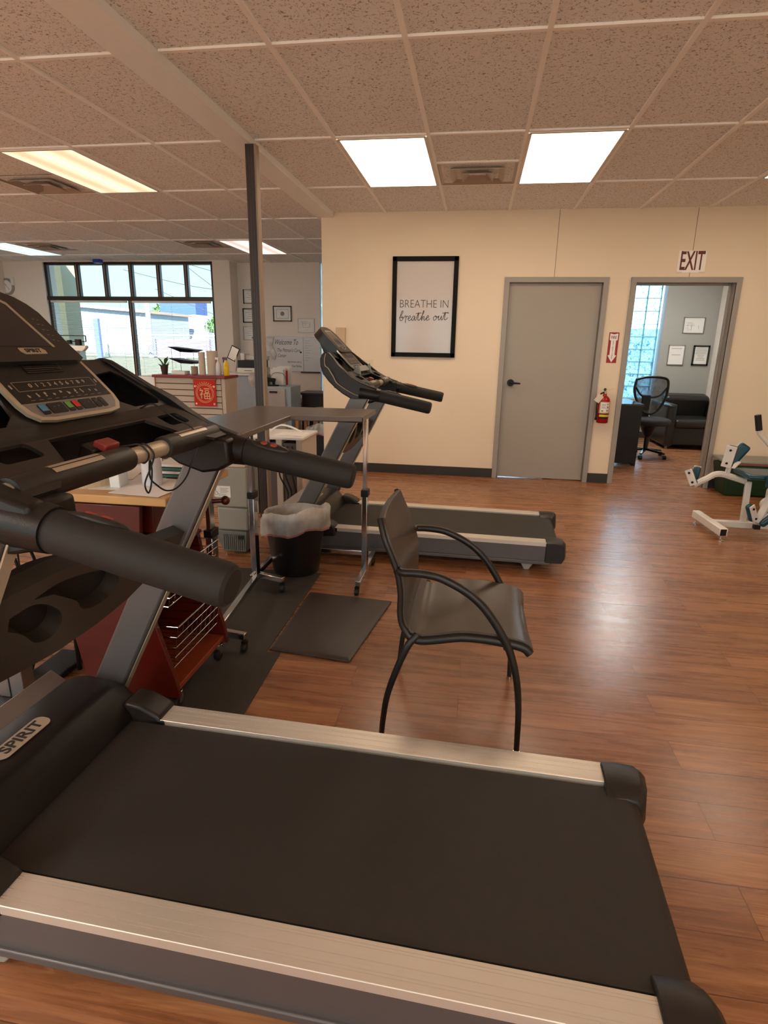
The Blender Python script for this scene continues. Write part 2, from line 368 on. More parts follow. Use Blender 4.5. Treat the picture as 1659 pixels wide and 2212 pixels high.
# back wall with two openings (door frame outer 0.22..1.22 and 1.43..2.434, top 2.05)
def wall_with(name, y0, y1, x0, x1, ops, m, top=H):
    g = MB(); x = x0
    for a, b, zt in ops: g.box(x, a, y0, y1, 0, top); g.box(a, b, y0, y1, zt, top); x = b
    g.box(x, x1, y0, y1, 0, top); return struct(g.build(name, m, smooth=False))
wall_with('wall_back', WY, WY + WT, -1.665, XR, [(.25, 1.19, 2.02), (1.46, 2.405, 2.02)], M_wall)
g = MB()
for x in (.70, 1.955): g.box(x - .002, x + .002, WY - .0012, WY + .001, 2.05, H - .006)
struct(g.build('trim_3', mat('panel_seam', (96, 84, 72), .7), smooth=False))
g = MB()
for a, b in ((-1.665, .22), (1.222, 1.43), (2.434, XR)): g.box(a, b, WY - .008, WY, 0, .10)
struct(g.build('baseboard_back', M_base, bevel=.002))
def door_frame(name, x0, x1, zt):
    g = MB(); f = .05
    for a, b in ((x0, x0 + f), (x1 - f, x1)): g.box(a, b, WY - .022, WY, 0, zt)
    g.box(x0, x1, WY - .0218, WY, zt - f, zt)
    for a, b in ((x0 + f - .012, x0 + f), (x1 - f, x1 - f + .012)): g.box(a, b, WY - .02, WY + WT + .01, 0, zt - f + .01)
    g.box(x0 + f, x1 - f, WY - .02, WY + WT + .01, zt - f, zt - f + .012)
    for a, b in ((x0 + f, x0 + f + .016), (x1 - f - .016, x1 - f)): g.box(a, b, WY + .085, WY + .125, 0, zt - f)
    g.box(x0 + f, x1 - f, WY + .085, WY + .125, zt - f - .016, zt - f)
    return struct(g.build(name, M_frame, bevel=.002))
f1 = door_frame('door_frame_1', .22, 1.222, 2.052); f1.name = 'trim_4'
f2 = door_frame('door_frame_2', 1.43, 2.434, 2.052); f2.name = 'trim_5'
d = MB().box(.273, 1.169, WY + .035, WY + .08, .012, 2.0).build('door_1', M_door, bevel=.002); struct(d)
h = MB(); h.lathe([(.001, -.02), (.036, -.02), (.036, -.006), (.03, 0)], (.352, WY + .035, 1.02), 24, 'y')
h.tube([(.352, WY + .03, 1.02), (.352, WY - .022, 1.02), (.375, WY - .03, 1.02), (.45, WY - .03, 1.016)], [.011, .011, .011, .0085], 10)
h.build('door_handle', M_black, d)
# divider return behind the partition end, left room and office walls
struct(MB().box(-1.665, -1.535, WY + .13, 10.06, 0, H).build('wall_divider', M_wall_cool, smooth=False))
g = MB(); g.box(XL - .15, XL, YB - .15, 10.2, 0, H); struct(g.build('wall_left', M_wall_cool, smooth=False))
g = MB(); g.box(XR, XR + .15, YB - .15, 10.2, 0, H); struct(g.build('wall_right', M_wall, smooth=False))
g = MB(); g.box(XL - .15, XR + .15, YB - .15, YB, 0, .9); g.box(XL - .15, XR + .15, YB - .15, YB, 2.5, H)
for a, b in ((XL - .15, -7.6), (-4.9, -4.5), (-1.8, -1.4), (1.3, 1.7), (4.3, XR + .15)): g.box(a, b, YB - .15, YB, .9, 2.5)
struct(g.build('wall_front', M_wall, smooth=False))
for i, (a, b) in enumerate(((-7.6, -4.9), (-4.5, -1.8), (-1.4, 1.3), (1.7, 4.3))):
    f = MB()
    for p in ((a, a + .05, .9, 2.5), (b - .05, b, .9, 2.5), ((a + b) / 2 - .03, (a + b) / 2 + .03, .9, 2.5), (a, b, .9, .95), (a, b, 2.45, 2.5)): f.box(p[0], p[1], YB - .1, YB - .04, p[2], p[3])
    fo = struct(f.build('window_%d' % (4 + i), M_win, smooth=False))
    MB().quad((a + .05, YB - .07, .95), (b - .05, YB - .07, .95), (b - .05, YB - .07, 2.45), (a + .05, YB - .07, 2.45)).build('pane', M_glass, fo, smooth=False)
# window wall x -8.2..-4.35 (opening -7.45..-4.38, z .75..2.645), pilaster to -4.08, whiteboard wall y 10.06
g = MB(); g.box(XL, -7.45, WWY, WWY + .3, 0, H); g.box(-7.45, -4.38, WWY, WWY + .3, 0, .72); g.box(-7.45, -4.38, WWY, WWY + .3, 2.648, H)
g.box(-4.38, -4.08, WWY, 10.3, 0, H)
struct(g.build('wall_window', M_wall_cool, smooth=False))
g = MB(); g.box(-4.08, -2.66, 10.06, 10.2, 0, H); g.box(-2.62, -1.5, 10.06, 10.2, 0, H)
struct(g.build('wall_rear', M_wall_cool, smooth=False))
g = MB(); g.box(-2.66, -2.62, 10.1, 10.12, 0, H); struct(g.build('window_2', M_glass, smooth=False))
# window frame with panes
wn = MB(); fy0, fy1 = WWY + .04, WWY + .11
wn.box(-7.45, -7.40, fy0, fy1, .72, 2.648); wn.box(-4.43, -4.38, fy0, fy1, .72, 2.648); wn.box(-7.45, -4.38, fy0, fy1, 2.605, 2.648)
wn.box(-7.45, -4.38, fy0 - .02, fy1, 2.035, 2.10); wn.box(-7.45, -4.38, fy0, fy1, .72, .78)
for x in (-6.85, -6.33, -5.86, -5.36, -4.87): wn.box(x - .035, x + .035, fy0, fy1, 2.1, 2.605)
wn.box(-5.945, -5.875, fy0 - .01, fy1, .78, 2.04)
wn_o = struct(wn.build('window_1', M_win, bevel=.004))
tr = MB()
for x in (-6.85, -6.33, -5.86, -5.36, -4.87): tr.box(x - .008, x + .012, fy0 - .006, fy0, 2.1, 2.605)
tr.box(-5.915, -5.895, fy0 - .016, fy0 - .01, .78, 2.04); tr.build('glazing_bead', M_polel, wn_o, smooth=False)
xs = [-7.40, -6.885, -6.365, -5.895, -5.395, -4.905, -4.43]
xr = [-6.815, -6.295, -5.825, -5.325, -4.835]
L0 = [-7.40] + xr; R0 = [-6.885, -6.365, -5.895, -5.395, -4.905, -4.43]
for a, b in zip(L0, R0): MB().quad((a, fy0 + .03, 2.1), (b, fy0 + .03, 2.1), (b, fy0 + .03, 2.605), (a, fy0 + .03, 2.605)).build('pane', M_glass, wn_o, smooth=False)
for a, b in ((-7.40, -5.945), (-5.875, -4.43)): MB().quad((a, fy0 + .03, .78), (b, fy0 + .03, .78), (b, fy0 + .03, 2.035), (a, fy0 + .03, 2.035)).build('pane', M_glass, wn_o, smooth=False)
struct(MB().box(-7.5, -4.3, WWY - .06, WWY + .04, .70, .725).build('trim_6', M_white, bevel=.003))
# blinds in the two lower panes: thin horizontal slats seen nearly edge-on
for i, (a, b, lab) in enumerate(((-7.38, -5.96, 'white mini blind over the left lower window pane'), (-5.86, -4.45, 'white mini blind over the right lower window pane'))):
    t = thing('window_blind', lab, 'blind', ((a + b) / 2, WWY, .8), group=None)
    hb = MB().box(a, b, WWY + .0, WWY + .03, 2.0, 2.03).build('head_rail', M_white, t, w=True, smooth=False)
    sl = MB()
    for k in range(47): z = .82 + k * .0255; sl.box(a, b, WWY + .003, WWY + .027, z, z + .0012, rx=.12)
    sl.build('slats', M_white, t, w=True, smooth=False)
    cd = MB()
    for x in (a + .12, (a + b) / 2, b - .12): cd.cyl((x, WWY + .015, .8), (x, WWY + .015, 2.0), .0018, n=6)
    cd.build('ladder_cord', M_white, t, w=True)
    MB().box(a, b, WWY + .004, WWY + .026, .785, .80).build('bottom_rail', M_white, t, w=True, smooth=False)
# ------------------------------------------------------------------ office behind the open doorway
OY = 10.0
g = MB(); g.box(2.79, 3.65, OY, OY + .2, 0, H); g.box(.9, 2.15, OY, OY + .2, 0, H); g.box(2.15, 2.79, OY, OY + .2, 0, .62)
struct(g.build('wall_office', M_office, smooth=False))
struct(MB().box(3.56, 3.70, WY + WT, OY + .2, 0, H).build('wall_office_right', M_wall_cool, smooth=False))  # painted paler than the other office walls to stand in for window light
struct(MB().box(.78, .9, WY + WT, OY + .2, 0, H).build('wall_office_left', M_office, smooth=False))
def block_mat():
    m, n, l, b = nodes('wavy_glass_block'); n.clear()
    out = n.new('ShaderNodeOutputMaterial'); t = n.new('ShaderNodeBsdfTransparent'); tr_ = n.new('ShaderNodeBsdfTranslucent'); g_ = n.new('ShaderNodeBsdfGlossy'); g_.inputs[1].default_value = .1
    tcn = n.new('ShaderNodeTexCoord'); nz = n.new('ShaderNodeTexNoise'); nz.inputs['Scale'].default_value = 20; nz.inputs['Distortion'].default_value = 1.6; l.new(tcn.outputs['Object'], nz.inputs['Vector'])
    r = n.new('ShaderNodeValToRGB'); r.color_ramp.elements[0].position = .38; r.color_ramp.elements[0].color = (.22, .46, .52, 1); r.color_ramp.elements[1].position = .45; r.color_ramp.elements[1].color = (.86, 1, 1, 1)
    l.new(nz.outputs[0], r.inputs[0]); l.new(r.outputs[0], t.inputs[0]); l.new(r.outputs[0], tr_.inputs[0])
    a = n.new('ShaderNodeMixShader'); a.inputs[0].default_value = .25; l.new(t.outputs[0], a.inputs[1]); l.new(tr_.outputs[0], a.inputs[2])
    c = n.new('ShaderNodeMixShader'); c.inputs[0].default_value = .06; l.new(a.outputs[0], c.inputs[1]); l.new(g_.outputs[0], c.inputs[2]); l.new(c.outputs[0], out.inputs[0])
    return m
M_block = block_mat(); M_mortar = mat('teal_mortar', (120, 170, 180), .8)
gb = struct(MB().box(2.15, 2.79, OY + .13, OY + .2, .62, .63).build('window_3', M_mortar, smooth=False))
PW, PH = .197, .190; mort = MB()
for i in range(4): mort.box(2.735 - i * PW - .004, 2.735 - i * PW + .004, OY + .09, OY + .15, .62, H)
for j in range(12): mort.box(2.15, 2.75, OY + .092, OY + .148, .62 + j * PH - .004, .62 + j * PH + .004)
mort.build('mortar', M_mortar, gb, smooth=False)
blk = MB()
for i in range(3):
    for j in range(11): blk.box(2.735 - (i + 1) * PW + .006, 2.735 - i * PW - .006, OY + .10, OY + .13, .62 + j * PH + .006, .62 + (j + 1) * PH - .006)
blk.build('glass_blocks', M_block, gb, bevel=.008)
struct(MB().box(.9, 3.65, OY - .01, OY, 0, .1).build('baseboard_office', M_base, smooth=False))

# ------------------------------------------------------------------ ceiling fixtures
def fixture(x, y, lab, m, grp):
    t = thing('ceiling_light', lab, 'ceiling light', (x + .305, y + .61, H - .010), group=grp)
    f = MB(); a, b = .285, .59
    for x0, x1, y0, y1 in ((-a - .012, -a + .012, -b, b), (a - .012, a + .012, -b, b), (-a, a, -b - .012, -b + .012), (-a, a, b - .012, b + .012)): f.box(x0, x1, y0, y1, -.006, .0)
    f.build('frame', M_white, t, smooth=False)
    MB().box(-a + .012, a - .012, -b + .012, b - .012, -.004, .0).build('diffuser', m, t, smooth=False)
    return t
G1 = 'troffer lights over the gym area'
fixture(-1.0, 4.19, 'warm lit ceiling panel nearer the steel column, left of the square vent', M_lampA, G1)
fixture(.219, 4.19, 'warm lit ceiling panel right of the square vent, above the grey door', M_lampA, G1)
fixture(2.048, 4.19, 'warm lit ceiling panel cut off at the right edge of the photo', M_lampA, G1)
for i, x in enumerate((.829, 2.657)): fixture(x, -1.905, 'added unseen warm fill panel overhead behind the viewer, %s' % ['nearer the header', 'nearer the right wall'][i], M_lampFill, 'added fill panels out of view')  # unseen fill panels added behind the viewer to brighten the room
G2 = 'troffer lights over the reception area'
fixture(-3.46, 4.19, 'amber toned ceiling panel at upper left above the near treadmill', M_lampB, G2)
for i, (x, y) in enumerate(((-6.51, 4.19), (-5.9, -.686), (-3.46, -1.905))): fixture(x, y, 'added warm white fill panel of the left bay out of view, %s' % ['beside the left wall', 'rear left corner', 'rear beside the header'][i], lamp_mat('left_bay_fill', (1, .88, .76), 26.0) if i == 0 else bpy.data.materials['left_bay_fill'], 'added fill panels out of view')  # strong out-of-view panels added to lift the left bay
fixture(-7.12, 7.86, 'cool cyan ceiling panel near the left wall by the window', M_lampC, G2)
fixture(-3.46, 7.86, 'pinkish ceiling panel behind the steel column near the whiteboard', M_lampD, G2)
tO = fixture(1.9, 7.9, 'added unseen white fill panel inside the small office', lamp_mat('office_fill', (1, .95, .88), 16.0), 'office fill panel')  # unseen panel added to brighten the office
del tO['group']
def vent(x, y, lab):
    t = thing('ceiling_vent', lab, 'air vent', (x + .305, y + .305, H - .006), group='square ceiling vents')
    f = MB()
    for k, s in enumerate((.29, .2, .12)):
        zz = -.004 - .012 * k; s2 = s - .055
        vs = []
        for q, z in ((s, zz), (s2, zz + .035)):
            for a, b in ((-1, -1), (1, -1), (1, 1), (-1, 1)): vs.append((a * q, b * q, z))
        f.add(vs, [(i, (i + 1) % 4, 4 + (i + 1) % 4, 4 + i) for i in range(4)])
    f.build('louvres', mat('vent_metal', (176, 164, 152), .4, metal=.3), t, solid=.003, smooth=False)
    MB().box(-.28, .28, -.28, .28, .031, .036).build('throat', M_base, t, smooth=False)
vent(-.39, 4.80, 'square louvred vent between the two bright warm ceiling panels')
vent(-4.07, 4.80, 'square louvred vent beside the amber ceiling panel at far left')
vent(-6.51, 8.0, 'dim square vent near the window beside the cyan ceiling panel')
vent(-4.07, 7.86, 'square vent beside the pinkish ceiling panel left of the column')
# steel column
t = thing('steel_column', 'dark grey square steel column from floor to ceiling in front of reception', 'column', (-1.525, 4.15, 0))
MB().box(-.052, .008, -.03, .03, 0, H - .045).build('column_shaft', M_pole, t, smooth=False)
MB().box(.008, .020, -.03, .03, 0, H - .045).build('light_edge_strip', M_polel, t, smooth=False)
gg = MB()
for x in (-.04, -.022, -.004): gg.box(x - .002, x + .002, -.0315, -.03, 0, H - .045)
gg.build('groove', M_base, t, smooth=False)

# ------------------------------------------------------------------ treadmill
def make_treadmill(name, label, loc, rz, cord):
    T = thing(name, label, 'treadmill', loc, rz)
    # base frame
    g = MB()
    for s in (-1, 1):
        g.prism([(-1.78, .075), (.02, .075), (.02, .182), (-1.78, .182)], s * .30, s * .371)
        g.box(-1.78, .03, min(s * .30, s * .379), max(s * .30, s * .379), .055, .078)
    g.box(-1.6, .03, -.29, .29, .10, .15)
    g.build('base_frame', M_upright, T, bevel=.004)
    for s in (-1, 1):
        r = MB(); y0, y1 = min(s * .289, s * .373), max(s * .289, s * .373)
        pr = []
        for k in (.12, .2, .5, .72, .8):
            yy = y0 + (y1 - y0) * (k if s > 0 else 1 - k); pr.append(yy)
        pr = [q for yy in sorted(pr) for q in ((yy - .0007, .2), (yy - .0004, .1988), (yy + .0004, .1988), (yy + .0007, .2))]
        r.prism([(y0, .176), (y0, .1985), (y0 + .0015, .2)] + pr + [(y1 - .0015, .2), (y1, .1985), (y1, .176)], -1.385, .0, 'x')
        r.build('foot_rail', M_alu, T, smooth=False)
        MB().box(-1.42, -1.36, min(s * .285, s * .374), max(s * .285, s * .374), .17, .199).build('rail_joint', M_black, T, bevel=.003)
        # end cap
        c = MB(); a, b = sorted((s * .237, s * .382))
        rings = []
        for yy, zt, xe in ((s * .237, .192, .09), (s * .262, .206, .105), (s * .290, .213, .112), (s * .345, .213, .118), (s * .382, .200, .108)):
            zb = .07 if abs(yy) > .28 else .075
            rings.append([(-.004, yy, zb), (-.004, yy, zt - .004), (.05, yy, zt), (xe - .016, yy, zt - .004), (xe, yy, zt - .022), (xe + .006, yy, zt - .10 if abs(yy) > .28 else zt - .09), (xe - .01, yy, zb)])
        c.loft(rings); c.build('end_cap', M_black2, T, bevel=.004)
    # belt around the rear roller
    g = MB(); pr = [(-1.50, .191), (.045, .191)]
    for i in range(1, 9): t_ = PI / 2 - PI * i / 8; pr.append((.045 + .04 * math.cos(t_), .151 + .04 * math.sin(t_)))
    pr += [(-1.50, .111)]
    g.prism(pr, -.279, .279); g.build('running_belt', M_belt, T, ang=50)
    # motor hood
    prof = [(-1.475, .150), (-1.470, .192), (-1.478, .215), (-1.535, .288), (-1.553, .300), (-1.575, .305), (-1.66, .312), (-1.70, .305), (-1.76, .26), (-1.80, .19), (-1.80, .08), (-1.475, .08)]
    rings = []
    for y, k in ((-.372, .80), (-.34, .93), (-.285, 1), (.285, 1), (.34, .93), (.372, .80)):
        rings.append([(x if k == 1 else -1.60 + (x + 1.60) * (.97 if k > .9 else .93), y, .08 + (z - .08) * k) for x, z in prof])
    MB().loft(rings).build('motor_hood', M_black, T, bevel=.006, ang=25)
    for s in (-1, 1):
        a, b = sorted((s * .285, s * .384))
        MB().loft([[(x, y, z) for x, z in ((-1.50, .13), (-1.50, .250), (-1.44, .243), (-1.385, .216), (-1.372, .203), (-1.372, .14))] for y in (a, b)]).build('hood_corner', M_black2, T, bevel=.012, seg=3)
    MB().box(-1.83, -1.795, -.36, .36, .05, .17).build('nose_bumper', M_silver, T, bevel=.01)
    sb = MB(); sb.box(-1.77, -1.70, -.30, .30, .30, .312, ry=.55); sb.build('front_trim_band', M_silver, T, bevel=.003)
    # hood badge
    Fb = FR((-1.612, 0, .3105), (0, 1, 0), (-1, 0, .08))
    bd = plate(rrect(-.092, .092, -.026, .026, .022), z0=0, z1=.002).xf(Fb).build('hood_badge', M_trim, T, smooth=False)
    text('SPIRIT', .045, .0007, 1.15, bold=.0009).xf(Fb @ Matrix.Translation((0, 0, .0025))).build('lettering', M_ink, bd, smooth=False)
    # uprights
    for s in (-1, 1):
        u = MB(); a, b = s * .378, s * .430
        u.prism([(-1.70, .20), (-1.585, .20), (-1.145, 1.06), (-1.26, 1.06)], min(a, b), max(a, b))
        uo = u.build('upright', M_upright, T, bevel=.008, seg=3)
        e = MB(); a2, b2 = (s * .340, s * .350)
        MB().prism([(-1.578, .21), (-1.574, .21), (-1.138, 1.06), (-1.142, 1.06)], min(a, b) + .012, max(a, b) - .012).build('edge_strip', M_trim, uo, smooth=False)
    # accessory tray between the uprights (oval cut-outs)
    Ft = FR((-1.19, 0, 1.05), (0, 1, 0), (.456, 0, .89))
    outer = [(-.378, -.135), (-.19, -.135), (-.05, -.165), (.06, -.19), (.20, -.225), (.378, -.25), (.378, -.38), (.26, -.365), (.17, -.405), (.05, -.425), (-.10, -.425), (-.2, -.41), (-.378, -.375)]
    h1 = spline([(-.262, -.182), (-.19, -.172), (-.08, -.195), (.02, -.235), (.068, -.285), (.06, -.33), (.0, -.338), (-.06, -.315), (-.10, -.27), (-.2, -.20)], 4)
    h2 = spline([(-.318, -.200), (-.25, -.200), (-.168, -.255), (-.13, -.311), (-.145, -.348), (-.20, -.335), (-.26, -.275), (-.31, -.238)], 4)
    h3 = rrect(.14, .28, -.335, -.265, .03)
    plate(outer, [[(p.x, p.y) for p in [Vector((q[0], q[1], 0)) for q in h1]], [(q[0], q[1]) for q in h2], h3], -.02, .02).xf(Ft).build('accessory_tray', mat('tray_plastic', (56, 50, 44), .4, var=.06, bump=.15, bs=500, spec=.4), T, bevel=.004)
    for hh in (h1, h2, [Vector((q[0], q[1], 0)) for q in h3]):
        cxh = sum(q[0] for q in hh) / len(hh); cyh = sum(q[1] for q in hh) / len(hh)
        plate([(cxh + (q[0] - cxh) * 1.06, cyh + (q[1] - cyh) * 1.06) for q in hh], (), -.060, -.022).xf(Ft).build('cup_well', M_foam, T, smooth=False)
    # console shell
    OB = [(-1.10, 1.045), (-1.14, 1.036), (-1.18, 1.035), (-1.225, 1.042), (-1.26, 1.056), (-1.31, 1.083), (-1.357, 1.117), (-1.40, 1.157), (-1.435, 1.20), (-1.46, 1.245), (-1.473, 1.288), (-1.471, 1.315), (-1.458, 1.328), (-1.44, 1.332)]
    UE = [(-1.42, 1.326), (-1.39, 1.30), (-1.345, 1.26), (-1.30, 1.225), (-1.25, 1.187), (-1.195, 1.157), (-1.13, 1.133), (-1.095, 1.122)]
    cs = MB()
    for s in (-1, 1): cs.prism(OB + UE, min(s * .372, s * .415), max(s * .372, s * .415))
    inner = [(x + .022, z + .022) for x, z in OB]
    hull = [p for p in OB[:-2] if p[0] < -1.33]; inn = [(x + .03, z + (.018 if z < 1.25 else -.006)) for x, z in hull]
    cs.prism(hull + inn[::-1], -.375, .375)
    for s in (-1, 1):   # inner blocks near the handlebars
        cs.prism([(-1.095, 1.05), (-1.13, 1.030), (-1.18, 1.022), (-1.25, 1.044), (-1.31, 1.085), (-1.29, 1.13), (-1.10, 1.118)], min(s * .31, s * .372), max(s * .30, s * .372))
    def tap(mb): mb.v = [(x, y * (1 - .26 * max(0, min(1, (z - 1.20) / .13)) ** 1.2), z) for x, y, z in mb.v]; return mb
    sh = tap(cs).build('console_shell', M_black, T, bevel=.008)
    for s in (-1, 1):
        tap(MB().tube(spline([(x + .030 * (1 if i > 5 else .3), s * .4155, z + .035 * (1 if i < 8 else .2)) for i, (x, z) in enumerate(OB[1:-2])], 3), .0026, 6)).build('pinstripe', M_trim, sh)
    # deck faces with pockets
    A1, B1 = Vector((-1.438, 0, 1.328)), Vector((-1.295, 0, 1.207))
    F1 = FR(A1, (0, 1, 0), A1 - B1)
    pk = [(.172, -.062), (.33, -.045), (.348, -.07), (.348, -.165), (.33, -.178), (.215, -.178), (.18, -.15)]
    tap(plate([(-.374, 0), (.374, 0), (.374, -.05), (.374, -.1), (.374, -.15), (.374, -.207), (-.374, -.207), (-.374, -.15), (-.374, -.1), (-.374, -.05)], [pk, [(-x, y) for x, y in pk]], -.006, .0).xf(F1)).build('console_deck', M_black2, T, bevel=.003)
    for s in (-1, 1):
        po = MB(); po.prism([(-1.40, 1.30), (-1.31, 1.21), (-1.335, 1.15), (-1.43, 1.24)], min(s * .175, s * .345), max(s * .175, s * .345))
        f = po.f; po.f = f[2:]; po.m = po.m[2:]
        MB().box(-1.40, -1.33, min(s * .17, s * .35), max(s * .17, s * .35), 1.15, 1.16, ry=.78).build('pocket_floor', M_foam, T, smooth=False)
        MB().box(-1.43, -1.425, min(s * .16, s * .165), max(s * .16, s * .165), 1.1, 1.3).build('pocket_wall', M_black, T, smooth=False)
    A2, B2 = Vector((-1.295, 0, 1.207)), Vector((-1.125, 0, 1.125))
    Fd = FR(A2, (0, 1, 0), A2 - B2)
    c2 = rrect(.225, .325, -.095, -.045, .012)
    plate([(-.374, 0), (.374, 0), (.374, -.187), (.30, -.187), (.21, -.12), (.17, -.05), (-.17, -.05), (-.21, -.12), (-.30, -.187), (-.374, -.187)], [c2, [(-x, y) for x, y in c2]], -.008, .0).xf(Fd).build('console_lip', M_black2, T, bevel=.003)
    MB().box(-1.315, -1.30, -.372, .372, 1.10, 1.205).build('tray_back', M_black, T, smooth=False)
    MB().box(-1.250, -1.212, -.092, -.012, 1.118, 1.162, ry=.35).build('key_housing', M_black, T, bevel=.006)
    ky = MB().box(-1.222, -1.19, -.078, -.028, 1.150, 1.168, ry=.35).build('stop_key', mat('safety_key_red', (140, 52, 44), .45), T, bevel=.004)
    # key panel
    A3 = Vector((-1.42, 0, 1.335)); B3 = Vector((-1.297, 0, 1.212)); F3 = FR(A3 + Vector((.001, 0, .001)), (0, 1, 0), A3 - B3)
    ov = [(-.150, .0), (.150, .0), (.156, -.06), (.157, -.13), (.15, -.155), (.13, -.174), (.09, -.180), (-.09, -.180), (-.13, -.174), (-.15, -.155), (-.157, -.13), (-.156, -.06)]
    kp = plate(ov, z0=0, z1=.008).xf(F3).build('key_panel', M_trim, T, bevel=.002)
    plate([(-.14, -.002), (.14, -.002), (.143, -.06), (.144, -.130), (-.144, -.130), (-.143, -.06)], z0=.008, z1=.0092).xf(F3).build('graphic_overlay', M_black, kp, smooth=False)
    plate([(-.144, -.132), (.144, -.132), (.138, -.15), (.12, -.167), (.09, -.171), (-.09, -.171), (-.12, -.167), (-.138, -.15)], z0=.008, z1=.0088).xf(F3).build('button_field', M_silver, kp, smooth=False)
    vt = MB()
    for k in range(5): vt.box(-.055, .055, -.030 - k * .0055, -.0265 - k * .0055, .0092, .0112)
    vt.xf(F3).build('vent_grille', M_gloss, kp, smooth=False)
    tx = text('0  1  2  3  4  5  6  7  8  9', .0145, .0004, 1.22).xf(F3 @ Matrix.Translation((0.005, -.085, .0095)))
    tx.build('number_row', M_trim, kp, smooth=False)
    ln = MB()
    for y in (-.0735, -.0985): ln.box(-.122, .122, y - .0003, y + .0003, .0092, .0098)
    for x in (-.122, .122): ln.box(x - .0003, x + .0003, -.0985, -.0735, .0092, .0098)
    ln.xf(F3).build('number_row_outline', M_trim, kp, smooth=False)
    ic = MB(); rnd = random.Random(3)
    for k in range(10):
        cx = -.108 + k * .0236
        for q in range(3):
            a, b = rnd.uniform(-.004, .002), rnd.uniform(-.005, .002); ic.box(cx + a, cx + a + rnd.uniform(.0015, .005), -.112 + b, -.112 + b + rnd.uniform(.002, .006), .0092, .0098)
        ic.box(cx - .006, cx + .006, -.1245, -.1238, .0092, .0096)
    for s in (-1, 1): ic.box(s * .133 - .002, s * .133 + .002, -.09, -.08, .0092, .0098)
    ic.xf(F3).build('programme_icons', M_trim, kp, smooth=False)
    for x0, x1, m in ((-.112, -.092, M_blue), (-.086, -.040, M_black), (-.034, -.016, M_green), (-.010, .008, M_redp), (.014, .054, M_black), (.060, .076, M_black), (.082, .098, M_black)):
        bo = plate(rrect(x0, x1, -.163, -.136, .003, 3), z0=.0088, z1=.0105).xf(F3).build('button', M_black, kp, smooth=False)
        if m is not M_black: plate(rrect(x0 + .001, x1 - .001, -.155, -.137, .002, 3), z0=.0105, z1=.011).xf(F3).build('button_face', m, bo, smooth=False)
        else:
            sm = text('–   +' if x1 - x0 > .03 else '=', .010, .0003).xf(F3 @ Matrix.Translation(((x0 + x1) / 2, -.146, .0108)))
            sm.build('button_mark', M_grey_ink, bo, smooth=False)
    # television display on top
    A4 = Vector((-1.56, 0, 1.50)); B4 = Vector((-1.40, 0, 1.345)); F4 = FR(A4, (0, 1, 0), A4 - B4)
    half = [(.0, -.016), (.06, -.018), (.09, -.024), (.118, -.037), (.138, -.058), (.150, -.085), (.150, -.13), (.146, -.19), (.150, -.235), (.138, -.242)]
    o4 = [(x, y) for x, y in half] + [(-x, y) for x, y in half[::-1][:-1]]
    tv = plate(o4, z0=-.062, z1=0).xf(F4).build('display_housing', M_black2, T, bevel=.012, seg=3)
    br = [(-.076, -.052), (.060, -.052), (.070, -.060), (.088, -.20), (.082, -.20), (.0645, -.066), (.056, -.0585), (-.056, -.0585), (-.0645, -.066), (-.082, -.20), (-.088, -.20), (-.070, -.060)]
    br[0] = (-.060, -.052)
    plate(br, z0=0, z1=.002).xf(F4).build('display_trim', M_trim, tv, smooth=False)
    plate([(-.055, -.060), (.055, -.060), (.078, -.198), (-.078, -.198)], z0=0, z1=.001).xf(F4).build('screen', M_screen, tv, smooth=False)
    b4 = plate([(-.036, -.204), (.030, -.204), (.038, -.212), (.036, -.222), (-.028, -.222), (-.036, -.214)], z0=0, z1=.0018).xf(F4 @ Matrix.Translation((.006, 0, 0))).build('display_badge', M_trim, tv, smooth=False)
    text('SPIRIT', .0155, .0004, 1.15, bold=.0003).xf(F4 @ Matrix.Translation((.006, -.213, .0022))).build('lettering', M_ink, b4, smooth=False)
    sk = MB()
    for k in range(5): sk.box(.104, .112, -.11 - .017 * k, -.108 - .017 * k, 0, .0006); sk.box(.117, .123, -.112 - .017 * k, -.1105 - .017 * k, 0, .0006)
    sk.xf(F4).build('side_key_marks', M_grey_ink, tv, smooth=False)
    # neck behind the display
    MB().prism([(-1.49, 1.27), (-1.43, 1.30), (-1.45, 1.345), (-1.55, 1.40)], -.12, .12).build('display_neck', M_black, T, bevel=.01)
    # pulse bar with foam sleeves
    cb = MB().cyl((-1.17, -.375, 1.128), (-1.17, .375, 1.128), .0195, n=24).build('pulse_bar', M_trim, T)
    for a, b in ((-.372, -.035), (.105, .372)):
        MB().lathe([(.0185, a), (.027, a + .002), (.0275, a + .01), (.0275, b - .01), (.026, b - .002), (.0185, b)], (-1.17, 0, 1.128), 24, 'y').build('pulse_grip', M_black2, T)
        c_ = (a + b) / 2
        for dx, ang in ((0, .75), (0, 1.25)):
            pl = MB(); rr_ = .0282
            for i in range(4):
                t0 = ang + i * .1; t1 = t0 + .1
                pl.quad((-1.17 + rr_ * math.cos(t0), c_ - .075, 1.128 + rr_ * math.sin(t0)), (-1.17 + rr_ * math.cos(t0), c_ + .065, 1.128 + rr_ * math.sin(t0)),
                        (-1.17 + rr_ * math.cos(t1), c_ + .065, 1.128 + rr_ * math.sin(t1)), (-1.17 + rr_ * math.cos(t1), c_ - .075, 1.128 + rr_ * math.sin(t1)))
            pl.build('pulse_sensor', M_trim, T, smooth=False)
